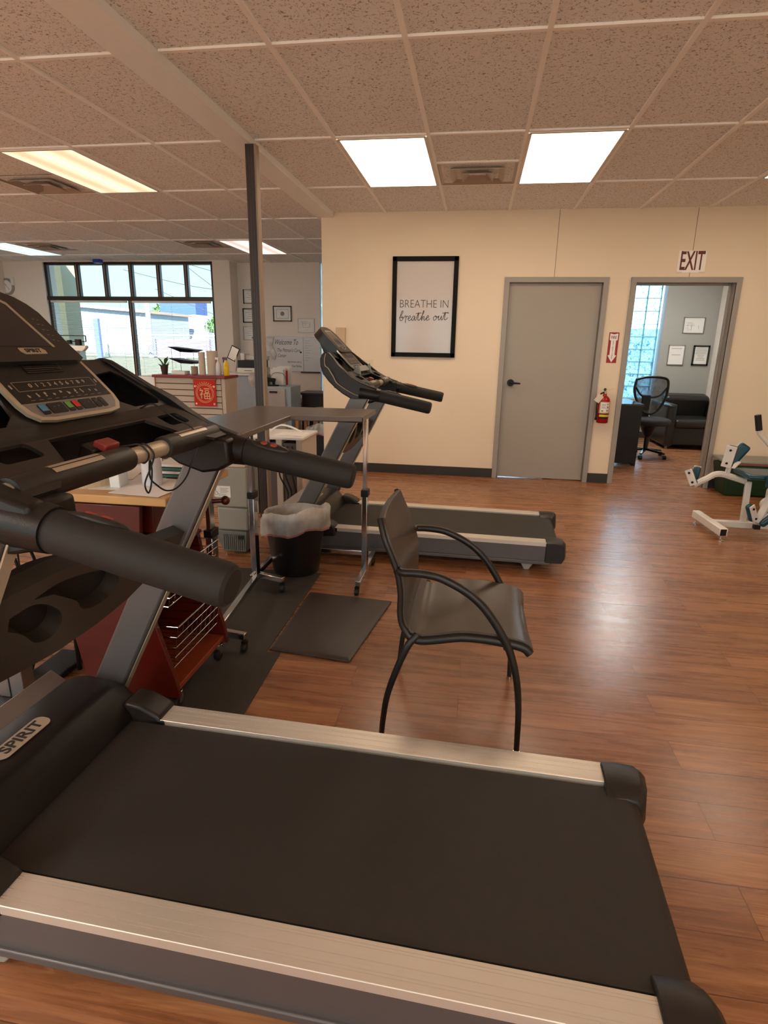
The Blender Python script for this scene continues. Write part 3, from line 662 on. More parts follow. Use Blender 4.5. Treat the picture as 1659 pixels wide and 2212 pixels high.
    # handlebars
    for s in (-1, 1):
        hb = MB(); p0 = Vector((-1.20, s * .378, 1.092)); p1 = Vector((-1.075, s * .386, 1.076))
        hb.tube([p0, p1], [.052, .042], 24, sy=.95); hb.build('handlebar_sleeve', M_black, T)
        q0 = Vector((-1.085, s * .386, 1.077)); q1 = Vector((-.760, s * .405, 1.0135)); dd = (q1 - q0)
        gpts = [q0, q0 + dd * .01, q0 + dd * .05, q0 + dd * .5, q0 + dd * .955, q0 + dd * .985, q1]
        go = MB().tube(gpts, [.030, .036, .0375, .0372, .0365, .034, .028], 28).build('handlebar_grip', M_foam, T)
        c0 = q0 + dd * .26; rot = math.atan2(-dd.z, dd.x)
        pad = MB(); pad.sphere((0, 0, 0), 1, 20, (.058, .017, .009)); Mx = Matrix.Translation(c0 + Vector((0, -s * .014, .034))) @ Matrix.Rotation(rot, 4, 'Y') @ Matrix.Rotation(s * .45, 4, 'X')
        pad.xf(Mx); po = pad.build('switch_pad', M_black2, T)
        for dx in (-.017, .012):
            MB().sphere((dx, 0, .0085), 1, 12, (.0105, .0075, .003)).xf(Mx).build('switch', M_orange, po)
    # wheels and rear feet
    for s in (-1, 1):
        fx = MB(); fx.prism([(-.17, .06), (-.06, .06), (-.085, .02), (-.095, .0), (-.125, .0), (-.14, .03)], min(s * .30, s * .34), max(s * .30, s * .34)); fx.build('rear_foot', M_greyp, T, bevel=.004)
        wl = MB(); wl.prism([(-1.42, .08), (-1.34, .08), (-1.375, .03), (-1.39, .012), (-1.41, .008), (-1.428, .02), (-1.43, .04)], min(s * .33, s * .362), max(s * .33, s * .362)); wl.build('wheel_bracket', M_greyp, T, bevel=.004)
        MB().cyl((-1.62, s * .30, .045), (-1.62, s * .345, .045), .045).build('transport_wheel', M_rubber, T, bevel=.004)
    if cord:
        pts = [(-1.215, -.04, 1.152), (-1.19, -.01, 1.150), (-1.165, .005, 1.152), (-1.148, .012, 1.13), (-1.165, .016, 1.107), (-1.19, .02, 1.125), (-1.17, .026, 1.151), (-1.147, .03, 1.13), (-1.155, .03, 1.10),
               (-1.165, .012, 1.06), (-1.165, .022, 1.035), (-1.165, .036, 1.05), (-1.165, .045, 1.085), (-1.165, .04, 1.11), (-1.165, .035, 1.07), (-1.165, .06, 1.045), (-1.165, .10, 1.022), (-1.165, .15, 1.018), (-1.165, .20, 1.036),
               (-1.165, .235, 1.07), (-1.150, .248, 1.12), (-1.165, .245, 1.16), (-1.20, .225, 1.185), (-1.245, .205, 1.222), (-1.28, .20, 1.21)]
        MB().tube(spline(pts, 6), .0021, 8).build('tether_cord', M_rubber, T)
    else:
        MB().box(-1.30, -1.255, -.16, .16, 1.222, 1.228, ry=.8).build('book_rest', M_greyp, T, bevel=.004)
        for s in (-1, 1): MB().prism([(-1.31, 1.20), (-1.25, 1.19), (-1.262, 1.255), (-1.28, 1.235)], s * .165 - .012, s * .165 + .012).build('book_rest_hook', M_greyp, T, bevel=.003)
    return T
make_treadmill('treadmill', 'large black treadmill filling the foreground, seen over its belt', (.4167, 1.178, 0), -.0311, True)
make_treadmill('treadmill', 'black treadmill farther off in front of the framed poster wall', (.5068, 3.9728, 0), -.0334, False)

# ------------------------------------------------------------------ armchair beside the near treadmill
t = thing('armchair', 'grey moulded plastic armchair with black tube arms on wood floor', 'chair', (0, 2.05, 0))
pf = spline([(-.292, 0, .822), (-.272, 0, .764), (-.245, 0, .70), (-.224, 0, .64), (-.213, 0, .57), (-.213, 0, .50), (-.203, 0, .452), (-.178, 0, .423), (-.140, 0, .411), (-.09, 0, .418), (0, 0, .436), (.08, 0, .436), (.14, 0, .430), (.185, 0, .423), (.212, 0, .414), (.228, 0, .398)], 4)
def shellpart(i0, i1, bow):
    rings = []
    seg = pf[i0:i1 + 1]
    for k, p in enumerate(seg):
        a = pf[max(0, i0 + k - 1)]; b = pf[min(len(pf) - 1, i0 + k + 1)]; d_ = (b - a).normalized(); nrm = Vector((-d_.z, 0, d_.x))
        ring = []; W = .235 - (.03 * max(0, (p.z - .72) / .1) ** 2)
        ny = 12
        for sgn in (1, -1):
            rng_ = range(ny + 1) if sgn == 1 else range(ny, -1, -1)
            for j in rng_:
                y = -1 + 2 * j / ny; off = (y * y - .5) * bow * (1 if True else 0)
                th = .012 * (1 - .2 * abs(y) ** 6)
                q = p + nrm * (sgn * th + off); ring.append((q.x, y * W, q.z))
        rings.append(ring)
    return MB().loft(rings)
shellpart(0, 26, .016).build('backrest', M_shell, t, bevel=.003, ang=50)
shellpart(26, len(pf) - 1, .014).build('seat', M_shell, t, bevel=.003, ang=50)
MB().tube([(.214, -.222, .398), (.214, -.2, .399), (.214, 0, .402), (.214, .2, .399), (.214, .222, .398)], [.012, .017, .018, .017, .012], 16).build('seat_front_roll', M_shell, t)
for s in (-1, 1):
    MB().tube([(p.x, s * (.235 - (.03 * max(0, (p.z - .72) / .1) ** 2)), p.z - (.006 if i > 26 else 0)) for i, p in enumerate(pf)], [.010 + (.006 if i > 24 else 0) * min(1, (i - 24) / 6) for i in range(len(pf))], 12).build('edge_rim', M_tubeblk, t)
for s in (-1, 1):
    y = s * .25
    arm = [(-.222, s * .232, .655), (-.205, y, .655), (-.16, y, .656), (-.10, y, .650), (-.05, y, .632), (.01, y, .600), (.06, y, .558), (.10, y, .508), (.135, y, .452), (.165, y, .39), (.192, y, .292), (.207, y, .17), (.212, y, .012)]
    sp = spline(arm, 5); k = len(sp); MB().tube(sp, [.0138 if i < k * .7 else .0138 - .0045 * (i - k * .7) / (k * .3) for i in range(k)], 14).build('arm', M_tubeblk, t)
    leg = spline([(-.150, s * .235, .425), (-.180, y, .39), (-.215, y, .30), (-.248, y, .19), (-.262, y, .09), (-.268, y, .012)], 5); k = len(leg)
    MB().tube(leg, [.0138 - .0045 * i / k for i in range(k)], 14).build('leg', M_tubeblk, t)
    MB().cyl((.212, y, 0), (.212, y, .014), .012).build('glide', M_chrome, t); MB().cyl((-.268, y, 0), (-.268, y, .014), .012).build('glide', M_chrome, t)
u = MB()
u.tube([(-.15, -.225, .395), (-.15, .225, .395)], .011, 12); u.tube([(.15, -.24, .405), (.15, .24, .405)], .011, 12)
for s in (-1, 1): u.prism([(-.16, .385), (-.12, .395), (.0, .418), (.12, .414), (.19, .40), (.19, .415), (.0, .428), (-.14, .405)], min(s * .20, s * .232), max(s * .20, s * .232))
u.build('seat_support', M_tubeblk, t, bevel=.003)

# ------------------------------------------------------------------ mats
g = MB(); g.prism([(-.890, 3.31), (-.890, 2.325), (-.822, 2.325), (-.806, 1.60), (-1.42, 1.60), (-1.42, 3.31)], 0, .004, 'z')
tag(g.build('rubber_runner', M_mat, bevel=.001), 'thin dark rubber runner under the cart and table wheels', 'mat')
q = [(-.875, 3.011), (-.397, 2.974), (-.492, 2.30), (-.881, 2.338)]
cx, cy = -.66, 2.65
rg = [[(x, y, .0045) for x, y in q], [(x, y, .008) for x, y in q], [(cx + (x - cx) * .9, cy + (y - cy) * .93, .02) for x, y in q]]
tag(MB().loft(rg).build('floor_mat', M_mat2, bevel=.006, seg=3), 'grey brown cushioned standing mat between the armchair and rubber runner', 'mat')

# ------------------------------------------------------------------ L-shaped standing table
t = thing('standing_table', 'tall L-shaped grey table on chrome posts with casters', 'table', (-.9, 2.9, 0))
top = [(-1.21, 3.17), (-.535, 3.19), (-.535, 2.81), (-.888, 2.77), (-.884, 2.15), (-1.235, 2.13)]
g = MB(); g.prism(top, 1.016, 1.04, 'z'); g.build('tabletop', M_dgrey, t, w=True, bevel=.003)
g = MB(); g.prism([(-.888, 2.8095), (-.535, 2.8095), (-.535, 2.812), (-.888, 2.812)], 1.012, 1.036, 'z'); g.build('front_edge_band', M_gloss, t, w=True, smooth=False)
for (px, py) in ((-1.215, 3.06), (-.60, 3.24), (-1.14, 2.36)):
    p = MB().box(px - .016, px + .016, py - .03, py + .03, .06, .55).build('lower_post', M_chrome, t, w=True, bevel=.003)
    MB().box(px - .011, px + .011, py - .024, py + .024, .55, 1.016).build('upper_post', M_chrome, t, w=True, bevel=.003)
    MB().box(px - .021, px + .021, py - .035, py + .035, .535, .575).build('height_clamp', M_black, t, w=True, bevel=.004)
rails = [((-.60, 3.02, .075), (-.60, 3.54, .075)), ((-1.215, 3.06, .075), (-1.03, 3.0, .075)), ((-1.215, 3.54, .075), (-.60, 3.54, .075)), ((-1.215, 3.54, .075), (-1.215, 3.0, .075)), ((-1.20, 3.06, .075), (-1.14, 2.36, .075)), ((-1.22, 2.36, .075), (-.985, 2.32, .075))]
for a, b in rails: MB().beam(a, b, .03, .03).build('base_rail', M_chrome, t, w=True, bevel=.003)
for x, y in ((-.605, 3.03), (-.60, 3.53), (-1.035, 3.0), (-.99, 2.315), (-1.215, 3.53), (-1.22, 2.36)):
    c = MB(); c.cyl((x, y, .05), (x, y, .066), .008, n=10); c.box(x - .012, x + .012, y - .012, y + .012, .04, .055); co = c.build('caster_fork', M_black, t, w=True)
    MB().cyl((x - .012, y - .008, .026), (x + .012, y - .008, .026), .022).build('caster_wheel', M_rubber, t, w=True, bevel=.004)

# ------------------------------------------------------------------ waste bins with liners
def bin_(x, y, r0, r1, h, lab, twisted, square=False):
    t = thing('waste_bin', lab, 'trash can', (x, y, 0), group=None)
    n = 4 if square else 36
    prof = [(r0 - .012, .012), (r0, .004), (r0 + (r1 - r0) * .5, h * .5), (r1, h), (r1 + .006, h + .004), (r1 - .006, h), (r0 - .006, .02)]
    b = MB(); b.lathe(prof, n=n)
    if square: b.xf(Matrix.Rotation(PI / 4, 4, 'Z'))
    b.build('bin_body', M_black, t, bevel=.01 if square else 0)
    L = MB(); N = 72; rings = []; rnd = random.Random(int(x * 100))
    ph = [rnd.uniform(0, 6) for _ in range(4)]
    for k, (f, z, j) in enumerate(((.80, h * .55, 0), (.86, h * .8, 0), (.90, h - .01, .0), (.985, h + .016, .5), (1.04, h + .022, 1), (1.09, h + .004, 1), (1.10, h - .04, 1), (1.11, h - .085, 1), (1.10, h - .105, 1), (1.085, h - .115, 1))):
        ring = []
        for i in range(N):
            a = 2 * PI * i / N; w_ = .010 * math.sin(9 * a + ph[0] + k * .3) + .007 * math.sin(17 * a + ph[1] + k) + .005 * math.sin(29 * a + ph[2])
            rr_ = r1 * f + w_ * (.2 if k < 4 else .6); dz = (-.045 * math.sin(a - .9) + .012 * math.sin(5 * a + ph[3])) * (1 if k >= 4 else .25) * j
            if square:
                c_, s_ = math.cos(a), math.sin(a); m_ = max(abs(c_), abs(s_)); rr_ = (r1 * .72 * f + w_ * .5) / m_ * 1.0
            ring.append((rr_ * math.cos(a), rr_ * math.sin(a), z + dz))
        rings.append(ring)
    L.loft(rings, cap=False); lo = L.build('liner', M_liner, t, ang=80)
    B = MB(); B.loft([[(p[0] * 1.004, p[1] * 1.004, p[2]) for p in rings[-2]], [(p[0] * 1.004, p[1] * 1.004, p[2] - .003) for p in rings[-1]]], cap=False); B.build('liner_red_hem', mat_thin('red_hem_film', (232, 158, 148), .4, .08, .3, transl=.8), lo)
bin_(-1.06, 3.35, .142, .190, .375, 'round black waste bin with clear liner under the standing table', 1)
bin_(-1.86, 6.95, .13, .17, .40, 'far square dark waste bin with liner at the partition wall end', 0, True)

# ------------------------------------------------------------------ red cherry cart
t = thing('wooden_cart', 'dark red wooden rolling cart with wire baskets and maple top', 'cart', (-1.25, 2.05, 0))
for y in (1.80, 2.24):
    MB().prism([(-1.40, .085), (-1.035, .085), (-1.045, .16), (-1.105, .38), (-1.14, .60), (-1.12, .83), (-1.50, .83), (-1.47, .5)], y - .011, y + .011).build('side_panel', M_cherry, t, w=True, bevel=.003)
MB().box(-1.39, -1.05, 1.81, 2.23, .10, .122).build('bottom_shelf', mat('orange_brown_shelf', (140, 62, 34), .35, var=.2, st=(1, 8, 1)), t, w=True, bevel=.002)
MB().box(-1.48, -1.12, 1.81, 2.23, .60, .615).build('middle_shelf', M_cherry, t, w=True, bevel=.002)
MB().prism([(-1.415, .1), (-1.405, .1), (-1.485, .83), (-1.495, .83)], 1.81, 2.23).build('back_panel', M_cherry, t, w=True, smooth=False)
MB().box(-1.66, -1.02, 1.79, 2.31, .833, .863).build('cart_top', M_maple, t, w=True, bevel=.004)
MB().box(-1.60, -1.10, 1.84, 2.30, .72, .832).build('apron', M_cherry, t, w=True, bevel=.003)
r_ = MB(); r_.cyl((-1.56, 1.775, .70), (-1.14, 1.775, .70), .014, n=14)
for x in (-1.57, -1.16): r_.sphere((x, 1.775, .70), .03, 14)
r_.cyl((-1.57, 1.79, .70), (-1.57, 1.84, .70), .012, n=10); r_.cyl((-1.16, 1.79, .70), (-1.16, 1.84, .70), .012, n=10)
r_.build('towel_rod', M_cherry, t, w=True)
kn = MB(); kn.cyl((-1.08, 2.26, .73), (-1.04, 2.28, .73), .01, n=10); kn.sphere((-1.03, 2.285, .73), .02, 14); kn.build('knob', M_cherry, t, w=True)
def basket(z0, z1, nm):
    b = MB(); x0, x1 = -1.36, -1.07
    def rect(z, e): return [(x0, 1.83, z), (x1 + e, 1.83, z), (x1 + e, 2.21, z), (x0, 2.21, z)]
    for i in range(5):
        z = z0 + (z1 - z0) * i / 4; e = .03 * i / 4; p = rect(z, e); b.tube([p[1], p[2]], .0018, 6); b.tube([p[0], p[1]], .0018, 6); b.tube([p[3], p[2]], .0018, 6)
    for i in range(10):
        y = 1.83 + .38 * i / 9; b.tube([(x0, y, z0), (x1, y, z0), (x1 + .03, y, z1)], .0016, 6)
    p = rect(z1, .03); b.tube(p[1:3], .004, 8)
    b.build('wire_basket', M_chrome, t, w=True)
basket(.19, .36, 0); basket(.44, .58, 0)
for x, y in ((-1.075, 1.84), (-1.36, 1.83), (-1.075, 2.215), (-1.36, 2.21)):
    c = MB(); c.cyl((x, y, .065), (x, y, .087), .024, n=18); c.box(x - .014, x + .014, y - .003, y + .022, .03, .068); c.build('caster_plate', M_chrome, t, w=True, bevel=.002)
    MB().cyl((x - .011, y, .032), (x + .011, y, .032), .0275, n=22).build('caster_wheel', M_rubber, t, w=True, bevel=.004)
# things on the cart
def on(mb, name, m, lab, cat, grp=None, **k): return tag(mb.build(name, m, **k), lab, cat, grp)
on(MB().lathe([(.03, 0), (.036, .004), (.036, .085), (.0345, .10), (.036, .115), (.036, .15), (.03, .165), (.016, .172), (.016, .185)], (-1.172, 1.975, .863), 28), 'plastic_bottle', M_clearb, 'milky white plastic bottle standing on the maple cart top', 'bottle', ang=50)
on(MB().lathe([(.02, 0), (.075, 0), (.075, .11), (.02, .11)], (-1.392, 1.935, .863), 32), 'paper_towel_roll', mat('cream_paper', (216, 190, 158), .8), 'short cream paper towel roll on the left of the cart top', 'paper towel roll', ang=40)
on(MB().box(-1.30, -1.262, 1.90, 1.97, .863, .925, rz=.1), 'tissue_box', M_whitep, 'small white box between the cream roll and papers on cart', 'box', bevel=.003)
for i, (x, y, r) in enumerate(((-1.27, 2.0, .1), (-1.14, 1.94, -.1), (-1.42, 2.12, .3))):
    on(MB().box(x - .10, x + .10, y - .13, y + .13, .8632 + i * .0012, .8642 + i * .0012, rz=r), 'paper_sheet', M_whitep, ['white paper sheet left of the bottle on the cart', 'white paper sheet right of the bottle on the cart', 'white paper sheet at the back of the cart, topmost'][i], 'paper')
for i in range(4):
    on(MB().box(-1.22, -1.05, 2.08, 2.28, .868 + i * .014, .878 + i * .014, rz=.05 * (i % 2)), 'file_folder', M_whitep if i % 2 else mat('green_folder', (70, 120, 110), .6), '%s folder in the pile behind the milky bottle' % ['bottom green', 'second from bottom white', 'third from bottom green', 'topmost white'][i], 'folder', 'folders piled on the cart', bevel=.001)
on(MB().box(-1.25, -1.07, 2.50, 2.62, .0, .93), 'wooden_box', mat('red_brown_wood', (132, 74, 54), .5, var=.15), 'tall reddish wooden box behind the cart folders', 'box', bevel=.004) if False else None
bt = MB(); bt.lathe([(.02, 0), (.022, .003), (.022, .07), (.01, .08), (.01, .095)], (-1.30, 2.02, .1235), 20); on(bt, 'lotion_bottle', M_whitep, 'small white bottle on the lower shelf of the red cart', 'bottle', ang=50)

# ------------------------------------------------------------------ grey electrotherapy bin unit
t = thing('grey_lift_chair_unit', 'tall grey plastic unit with white wheelchair symbol label and ribbed foot', 'appliance', (-1.55, 3.62, 0))
t.name = 'medical_unit'
MB().box(-.115, .115, -.09, .12, .33, .60).build('upper_body', M_greyp, t, bevel=.012)
MB().box(-.105, .105, -.085, .115, .17, .328).build('middle_body', M_greyp, t, bevel=.012)
rb = MB(); rb.prism([(-.13, .17), (.10, .17), (.09, .03), (-.07, .03)], -.10, .12)
for i in range(11): rb.box(-.065 + .014 * i, -.058 + .014 * i, -.108, -.10, .04, .15)
rb.build('ribbed_foot', mat('dark_grey_plastic', (112, 114, 108), .5), t, bevel=.004)
MB().box(.045, .08, -.112, -.104, .12, .145).build('latch', M_black, t, bevel=.003)
MB().box(-.105, .105, -.08, .11, .60, .625).build('lid', mat('cream_plastic', (206, 192, 170), .5), t, bevel=.006)
for s in (-1, 1): MB().cyl((s * .08, 0, .02), (s * .08 + .02, 0, .02), .022).build('wheel', M_rubber, t)
lb = MB().box(-.112, .0, -.094, -.0905, .40, .475).build('label_plate', M_whitep, t, smooth=False)
ml = MB(); ml.tube([(-.098 + .011 * math.cos(a_ / 10 * 5.2 + 2.2), -.0945, .425 + .011 * math.sin(a_ / 10 * 5.2 + 2.2)) for a_ in range(11)], .0014, 6)
ml.tube([(-.101, -.0945, .453), (-.100, -.0945, .437), (-.090, -.0945, .434), (-.085, -.0945, .42)], .0016, 6); ml.sphere((-.101, -.0945, .459), .003, 8)
for k in range(4): ml.box(-.07, -.012 - .01 * (k % 2), -.0947, -.094, .458 - k * .009, .4605 - k * .009)
for k in range(2): ml.box(-.085, -.03, -.0947, -.094, .418 - k * .009, .4205 - k * .009)
ml.build('label_print', M_grey_ink, lb, smooth=False)
# low beige cabinet behind it with cables
t = thing('low_cabinet', 'dark fronted low cabinet with beige edges and hanging cables', 'cabinet', (-1.38, 4.55, 0))
MB().box(-.36, .0, .0, .40, .02, .60).build('carcass', mat('dark_cabinet', (84, 76, 72), .5), t, bevel=.003)
for x in (-.42, -.20, -.03): MB().box(x, x + .05, -.02, .42, 0, .63).build('edge_post', M_beige, t, bevel=.002)
MB().box(-.43, .03, -.03, .43, .63, .65).build('cabinet_top', M_white, t, bevel=.003)
for i, x in enumerate((-.13, -.10, -.06)):
    MB().tube(spline([(x, -.03, .58), (x + .02, -.06, .5), (x - .03 + .02 * i, -.07, .36), (x + .03, -.05, .2), (x, -.03, .05)], 6), .006, 8).build('cable', M_rubber, t)
for k in range(2): MB().box(-.16, -.09, -.04, -.02, .46 + .06 * k, .49 + .06 * k).build('plug', M_black, t, bevel=.004)
on(MB().prism([(-1.62, .651), (-1.37, .651), (-1.39, .656), (-1.50, .661)], 4.6, 4.8), 'paper_stack', M_whitep, 'sheets of white paper on top of the low beige cabinet', 'paper')
hp = MB(); hp.tube(spline([(-1.70, 4.75, .66), (-1.62, 4.75, .715), (-1.52, 4.75, .705), (-1.43, 4.75, .665)], 8), .008, 10); on(hp, 'white_tube', M_whitep, 'curved white tube lying over papers on the low cabinet', 'tube')

# ------------------------------------------------------------------ column stand, lower left, with cables and ring
t = thing('lifting_stand', 'grey telescopic lifting column stand behind the near treadmill hood', 'stand', (-1.72, 1.79, 0))
MB().box(-.055, .055, -.03, .03, .03, .50).build('outer_column', M_silver, t, bevel=.003)
MB().box(-.04, .04, -.024, .024, .50, .98).build('inner_column', M_silver, t, bevel=.003)
gr = MB().box(-.008, -.002, -.0312, -.03, .03, .5).build('groove', M_black, t, smooth=False)
MB().box(-.07, .07, -.35, .35, 0, .03).build('foot', M_black, t, bevel=.006)
MB().box(-.30, .12, -.30, .30, .98, 1.0).build('stand_top', M_black, t, bevel=.004)
for i in range(5):
    x = -1.90 + .045 * i; pts = spline([(x, 1.95, .62), (x + .02 * (-1) ** i, 1.97, .45), (x + .03, 1.93, .25), (x - .02 * i, 1.96, .02)], 6)
    on(MB().tube(pts, .0035 if i % 2 else .006, 8), 'hanging_cable', M_rubber, 'thin black cable hanging behind the lifting stand', 'cable', 'black cables behind the near treadmill')
t = thing('handled_tray_trolley', 'low trolley with curved chrome handle among cables at lower left', 'trolley', (-1.745, 2.12, 0))
t.name = 'trolley'
MB().box(-.18, .14, -.10, .16, .26, .28).build('tray', M_black, t, bevel=.004)
MB().box(-.16, .12, -.08, .14, .28, .33).build('white_module', M_white, t, bevel=.006)
MB().tube(spline([(-.15, -.12, .27), (-.05, -.17, .255), (.08, -.16, .27), (.155, -.10, .29), (.16, .0, .29)], 8), .012, 12).build('curved_handle', M_chrome, t)
for x in (-.15, .11):
    for y in (-.08, .13): MB().cyl((x, y, 0), (x, y, .26), .01, n=10).build('leg', M_black, t)
t = thing('office_chair', 'chair arm with chrome loop glimpsed between treadmill console and cart', 'chair', (-2.05, 2.55, 0))
MB().tube(spline([(-.08, 0, .60), (.0, -.03, .62), (.09, 0, .62), (.10, .06, .62), (.02, .09, .61), (-.08, .08, .60)], 6), .014, 10).build('arm_loop', M_chrome, t)
MB().box(-.09, .09, -.04, .10, .575, .595).build('arm_pad', M_black, t, bevel=.006)
MB().box(-.3, .1, -.1, .35, .40, .46).build('seat', M_fabric, t, bevel=.03)
MB().cyl((0, .03, .42), (0, .03, .58), .015).build('arm_post', M_black, t)
MB().cyl((-.1, .12, .05), (-.1, .12, .4), .025).build('gas_lift', M_chrome, t)
for k in range(5): MB().beam((-.1, .12, .07), (-.1 + .26 * math.cos(k * 1.256), .12 + .26 * math.sin(k * 1.256), .05), .04, .03).build('base_arm', M_black, t, bevel=.005)
for k in range(5): MB().sphere((-.1 + .26 * math.cos(k * 1.256), .12 + .26 * math.sin(k * 1.256), .025), .025, 12).build('caster', M_rubber, t)
# ------------------------------------------------------------------ back wall things
t = thing('framed_poster', 'large black framed poster reading breathe in breathe out', 'poster', (-.58, WY, 1.755))
x0, x1, z0, z1 = -.335, .335, -.492, .492; fw = .045
g = MB()
for a, b, c, d_ in ((x0, x0 + fw, z0, z1), (x1 - fw, x1, z0, z1), (x0, x1, z0, z0 + fw), (x0, x1, z1 - fw, z1)): g.box(a, b, -.032, 0, c, d_)
g.build('frame', mat('matte_black_frame', (13, 12, 12), .65, spec=.2), t, bevel=.004)
MB().box(x0 + fw - .005, x1 - fw + .005, -.012, -.006, z0 + fw - .005, z1 - fw + .005).build('print', mat('poster_paper', (206, 196, 190), .35, var=.02, coat=.6), t, smooth=False)
Fp = FR((0, -.0125, 0), (1, 0, 0), (0, 0, 1))
tt = text('BREATHE IN', .112, .0004, .90, bold=-.0016); 
bw = max(p[0] for p in tt.v) - min(p[0] for p in tt.v); k_ = .50 / bw
tt.v = [(p[0] * k_, p[1], p[2]) for p in tt.v]
tt.xf(Fp @ Matrix.Translation((-.002, .035, 0))).build('upper_lettering', mat('soft_black_ink', (70, 62, 58), .6), t, smooth=False)
# script line drawn as strokes on a unit grid
scr = {
 'b': [[(0, .3), (.18, .62), (.3, 1.0), (.22, 1.12), (.12, .8), (.1, .2), (.16, .02), (.32, .06), (.4, .3), (.3, .48), (.2, .36), (.42, .3)]],
 'r': [[(0, .28), (.12, .55), (.2, .5), (.22, .1), (.24, -.25)], [(.2, .35), (.34, .52), (.42, .42)]],
 'e': [[(0, .2), (.2, .3), (.28, .46), (.18, .55), (.08, .36), (.1, .08), (.24, .02), (.42, .22)]],
 'a': [[(.34, .46), (.2, .52), (.06, .3), (.08, .06), (.2, .04), (.34, .46), (.34, .1), (.44, .04), (.52, .22)]],
 't': [[(0, .25), (.16, .9), (.16, .3), (.2, .04), (.36, .1), (.46, .3)], [(-.12, .78), (.45, .86)]],
 'h': [[(0, .2), (.2, .8), (.24, 1.08), (.16, .98), (.12, .0), (.22, .38), (.34, .44), (.36, .1), (.46, .04), (.54, .22)]],
 'o': [[(.24, .5), (.08, .36), (.08, .08), (.22, .02), (.36, .2), (.32, .44), (.22, .5), (.3, .36), (.5, .42)]],
 'u': [[(0, .3), (.1, .5), (.08, .14), (.18, .02), (.34, .4), (.36, .5), (.36, .1), (.46, .04), (.56, .24)]], ' ': []}
adv = {'b': .46, 'r': .4, 'e': .38, 'a': .5, 't': .42, 'h': .52, 'o': .48, 'u': .52, ' ': .34}
g = MB(); xx = 0; tot = sum(adv[c] for c in 'breathe out')
for c in 'breathe out':
    for st_ in scr[c]:
        pts = spline([(p[0], p[1], 0) for p in st_], 5)
        g.tube([((xx + p.x + .12 * p.y) / tot * .50 - .262, -.013, (p.y) * .088 - .13 + .012 * xx / tot) for p in pts], .0032, 6)
    xx += adv[c]
g.tube([(.19, -.013, -.052), (.215, -.013, -.046), (.26, -.013, -.05)], .003, 6)
g.build('script_lettering', mat('soft_black_ink', (70, 62, 58), .6), t)
# EXIT sign
t = thing('exit_sign', 'white EXIT sign with red letters taped above the open doorway', 'sign', (1.96, WY, 2.19))
MB().box(-.125, .125, -.004, 0, -.097, .097).build('sign_board', mat('sign_white', (250, 242, 236), .3), t, smooth=False)
g = MB()
for a, b, c, d_ in ((-.132, -.08, -.105, -.09), (.07, .13, -.103, -.09), (-.09, -.03, .09, .102)): g.box(a, b, -.0055, -.0042, c, d_)
g.build('tape', mat('clear_tape', (236, 222, 206), .2), t, smooth=False)
e = text('EXIT', .235, .0004, .62, bold=.004); k_ = .215 / (max(p[0] for p in e.v) - min(p[0] for p in e.v)); e.v = [(p[0] * k_, p[1], p[2]) for p in e.v]
e.xf(FR((.0, -.0048, 0), (1, 0, 0), (0, 0, 1))).build('lettering', mat('dark_red_letter', (98, 8, 8), .5), t, smooth=False)
# fire sign
t = thing('fire_extinguisher_sign', 'narrow red and white FIRE EXTINGUISHER arrow sign between the doors', 'sign', (1.332, WY, 1.39))
MB().box(-.048, .048, -.003, 0, -.148, .148).build('sign_board', mat('sign_red', (158, 10, 8), .4), t, smooth=False)
ar = plate([(-.038, .138), (0, .128), (.038, .138), (.038, .075), (.024, .068), (.024, -.070), (.042, -.076), (0, -.142), (-.042, -.076), (-.024, -.070), (-.024, .068), (-.038, .075)], z0=0, z1=.0008)
ar.xf(FR((0, -.003, 0), (1, 0, 0), (0, 0, 1))).build('arrow', mat('sign_white', (250, 242, 236), .3), t, smooth=False)
e = text('FIRE', .040, .0003, .72, bold=.0006).xf(FR((0, -.0042, .098), (1, 0, 0), (0, 0, 1)))
for i, ch in enumerate('EXTINGUISHER'): z_ = .06 - i * .0148; q = text(ch, .017, .0003, 1, bold=.0003).xf(FR((0, -.0042, z_), (1, 0, 0), (0, 0, 1))); e.add(q.v, q.f)
e.build('lettering', mat('dark_red_letter', (98, 8, 8), .5), t, smooth=False)
# fire extinguisher
t = thing('fire_extinguisher', 'red fire extinguisher with paper tag hanging on wall between doors', 'fire extinguisher', (1.296, WY - .075, .80))
MB().lathe([(.001, -.155), (.05, -.155), (.057, -.148), (.0575, .06), (.053, .085), (.04, .105), (.024, .118), (.018, .125), (.018, .14)], n=28).build('cylinder', M_red, t, ang=50)
def band(z0, z1, m, nm, a0=-2.4, a1=-.5):
    b = MB(); r = .0582; N = 14
    for i in range(N):
        p, q_ = a0 + (a1 - a0) * i / N, a0 + (a1 - a0) * (i + 1) / N
        b.quad((r * math.cos(p), r * math.sin(p), z0), (r * math.cos(q_), r * math.sin(q_), z0), (r * math.cos(q_), r * math.sin(q_), z1), (r * math.cos(p), r * math.sin(p), z1))
    return b.build(nm, m, t)
lab_ = band(-.055, .062, mat('label_ochre', (206, 160, 96), .5), 'label_border', -2.55, -.5)
def band2(z0, z1, m, nm, par, a0, a1, r=.0586):
    b = MB(); N = 8
    for i in range(N):
        p, q_ = a0 + (a1 - a0) * i / N, a0 + (a1 - a0) * (i + 1) / N
        b.quad((r * math.cos(p), r * math.sin(p), z0), (r * math.cos(q_), r * math.sin(q_), z0), (r * math.cos(q_), r * math.sin(q_), z1), (r * math.cos(p), r * math.sin(p), z1))
    return b.build(nm, m, par)
lp = band2(-.045, .056, M_whitep, 'label_panel', lab_, -2.3, -.75)
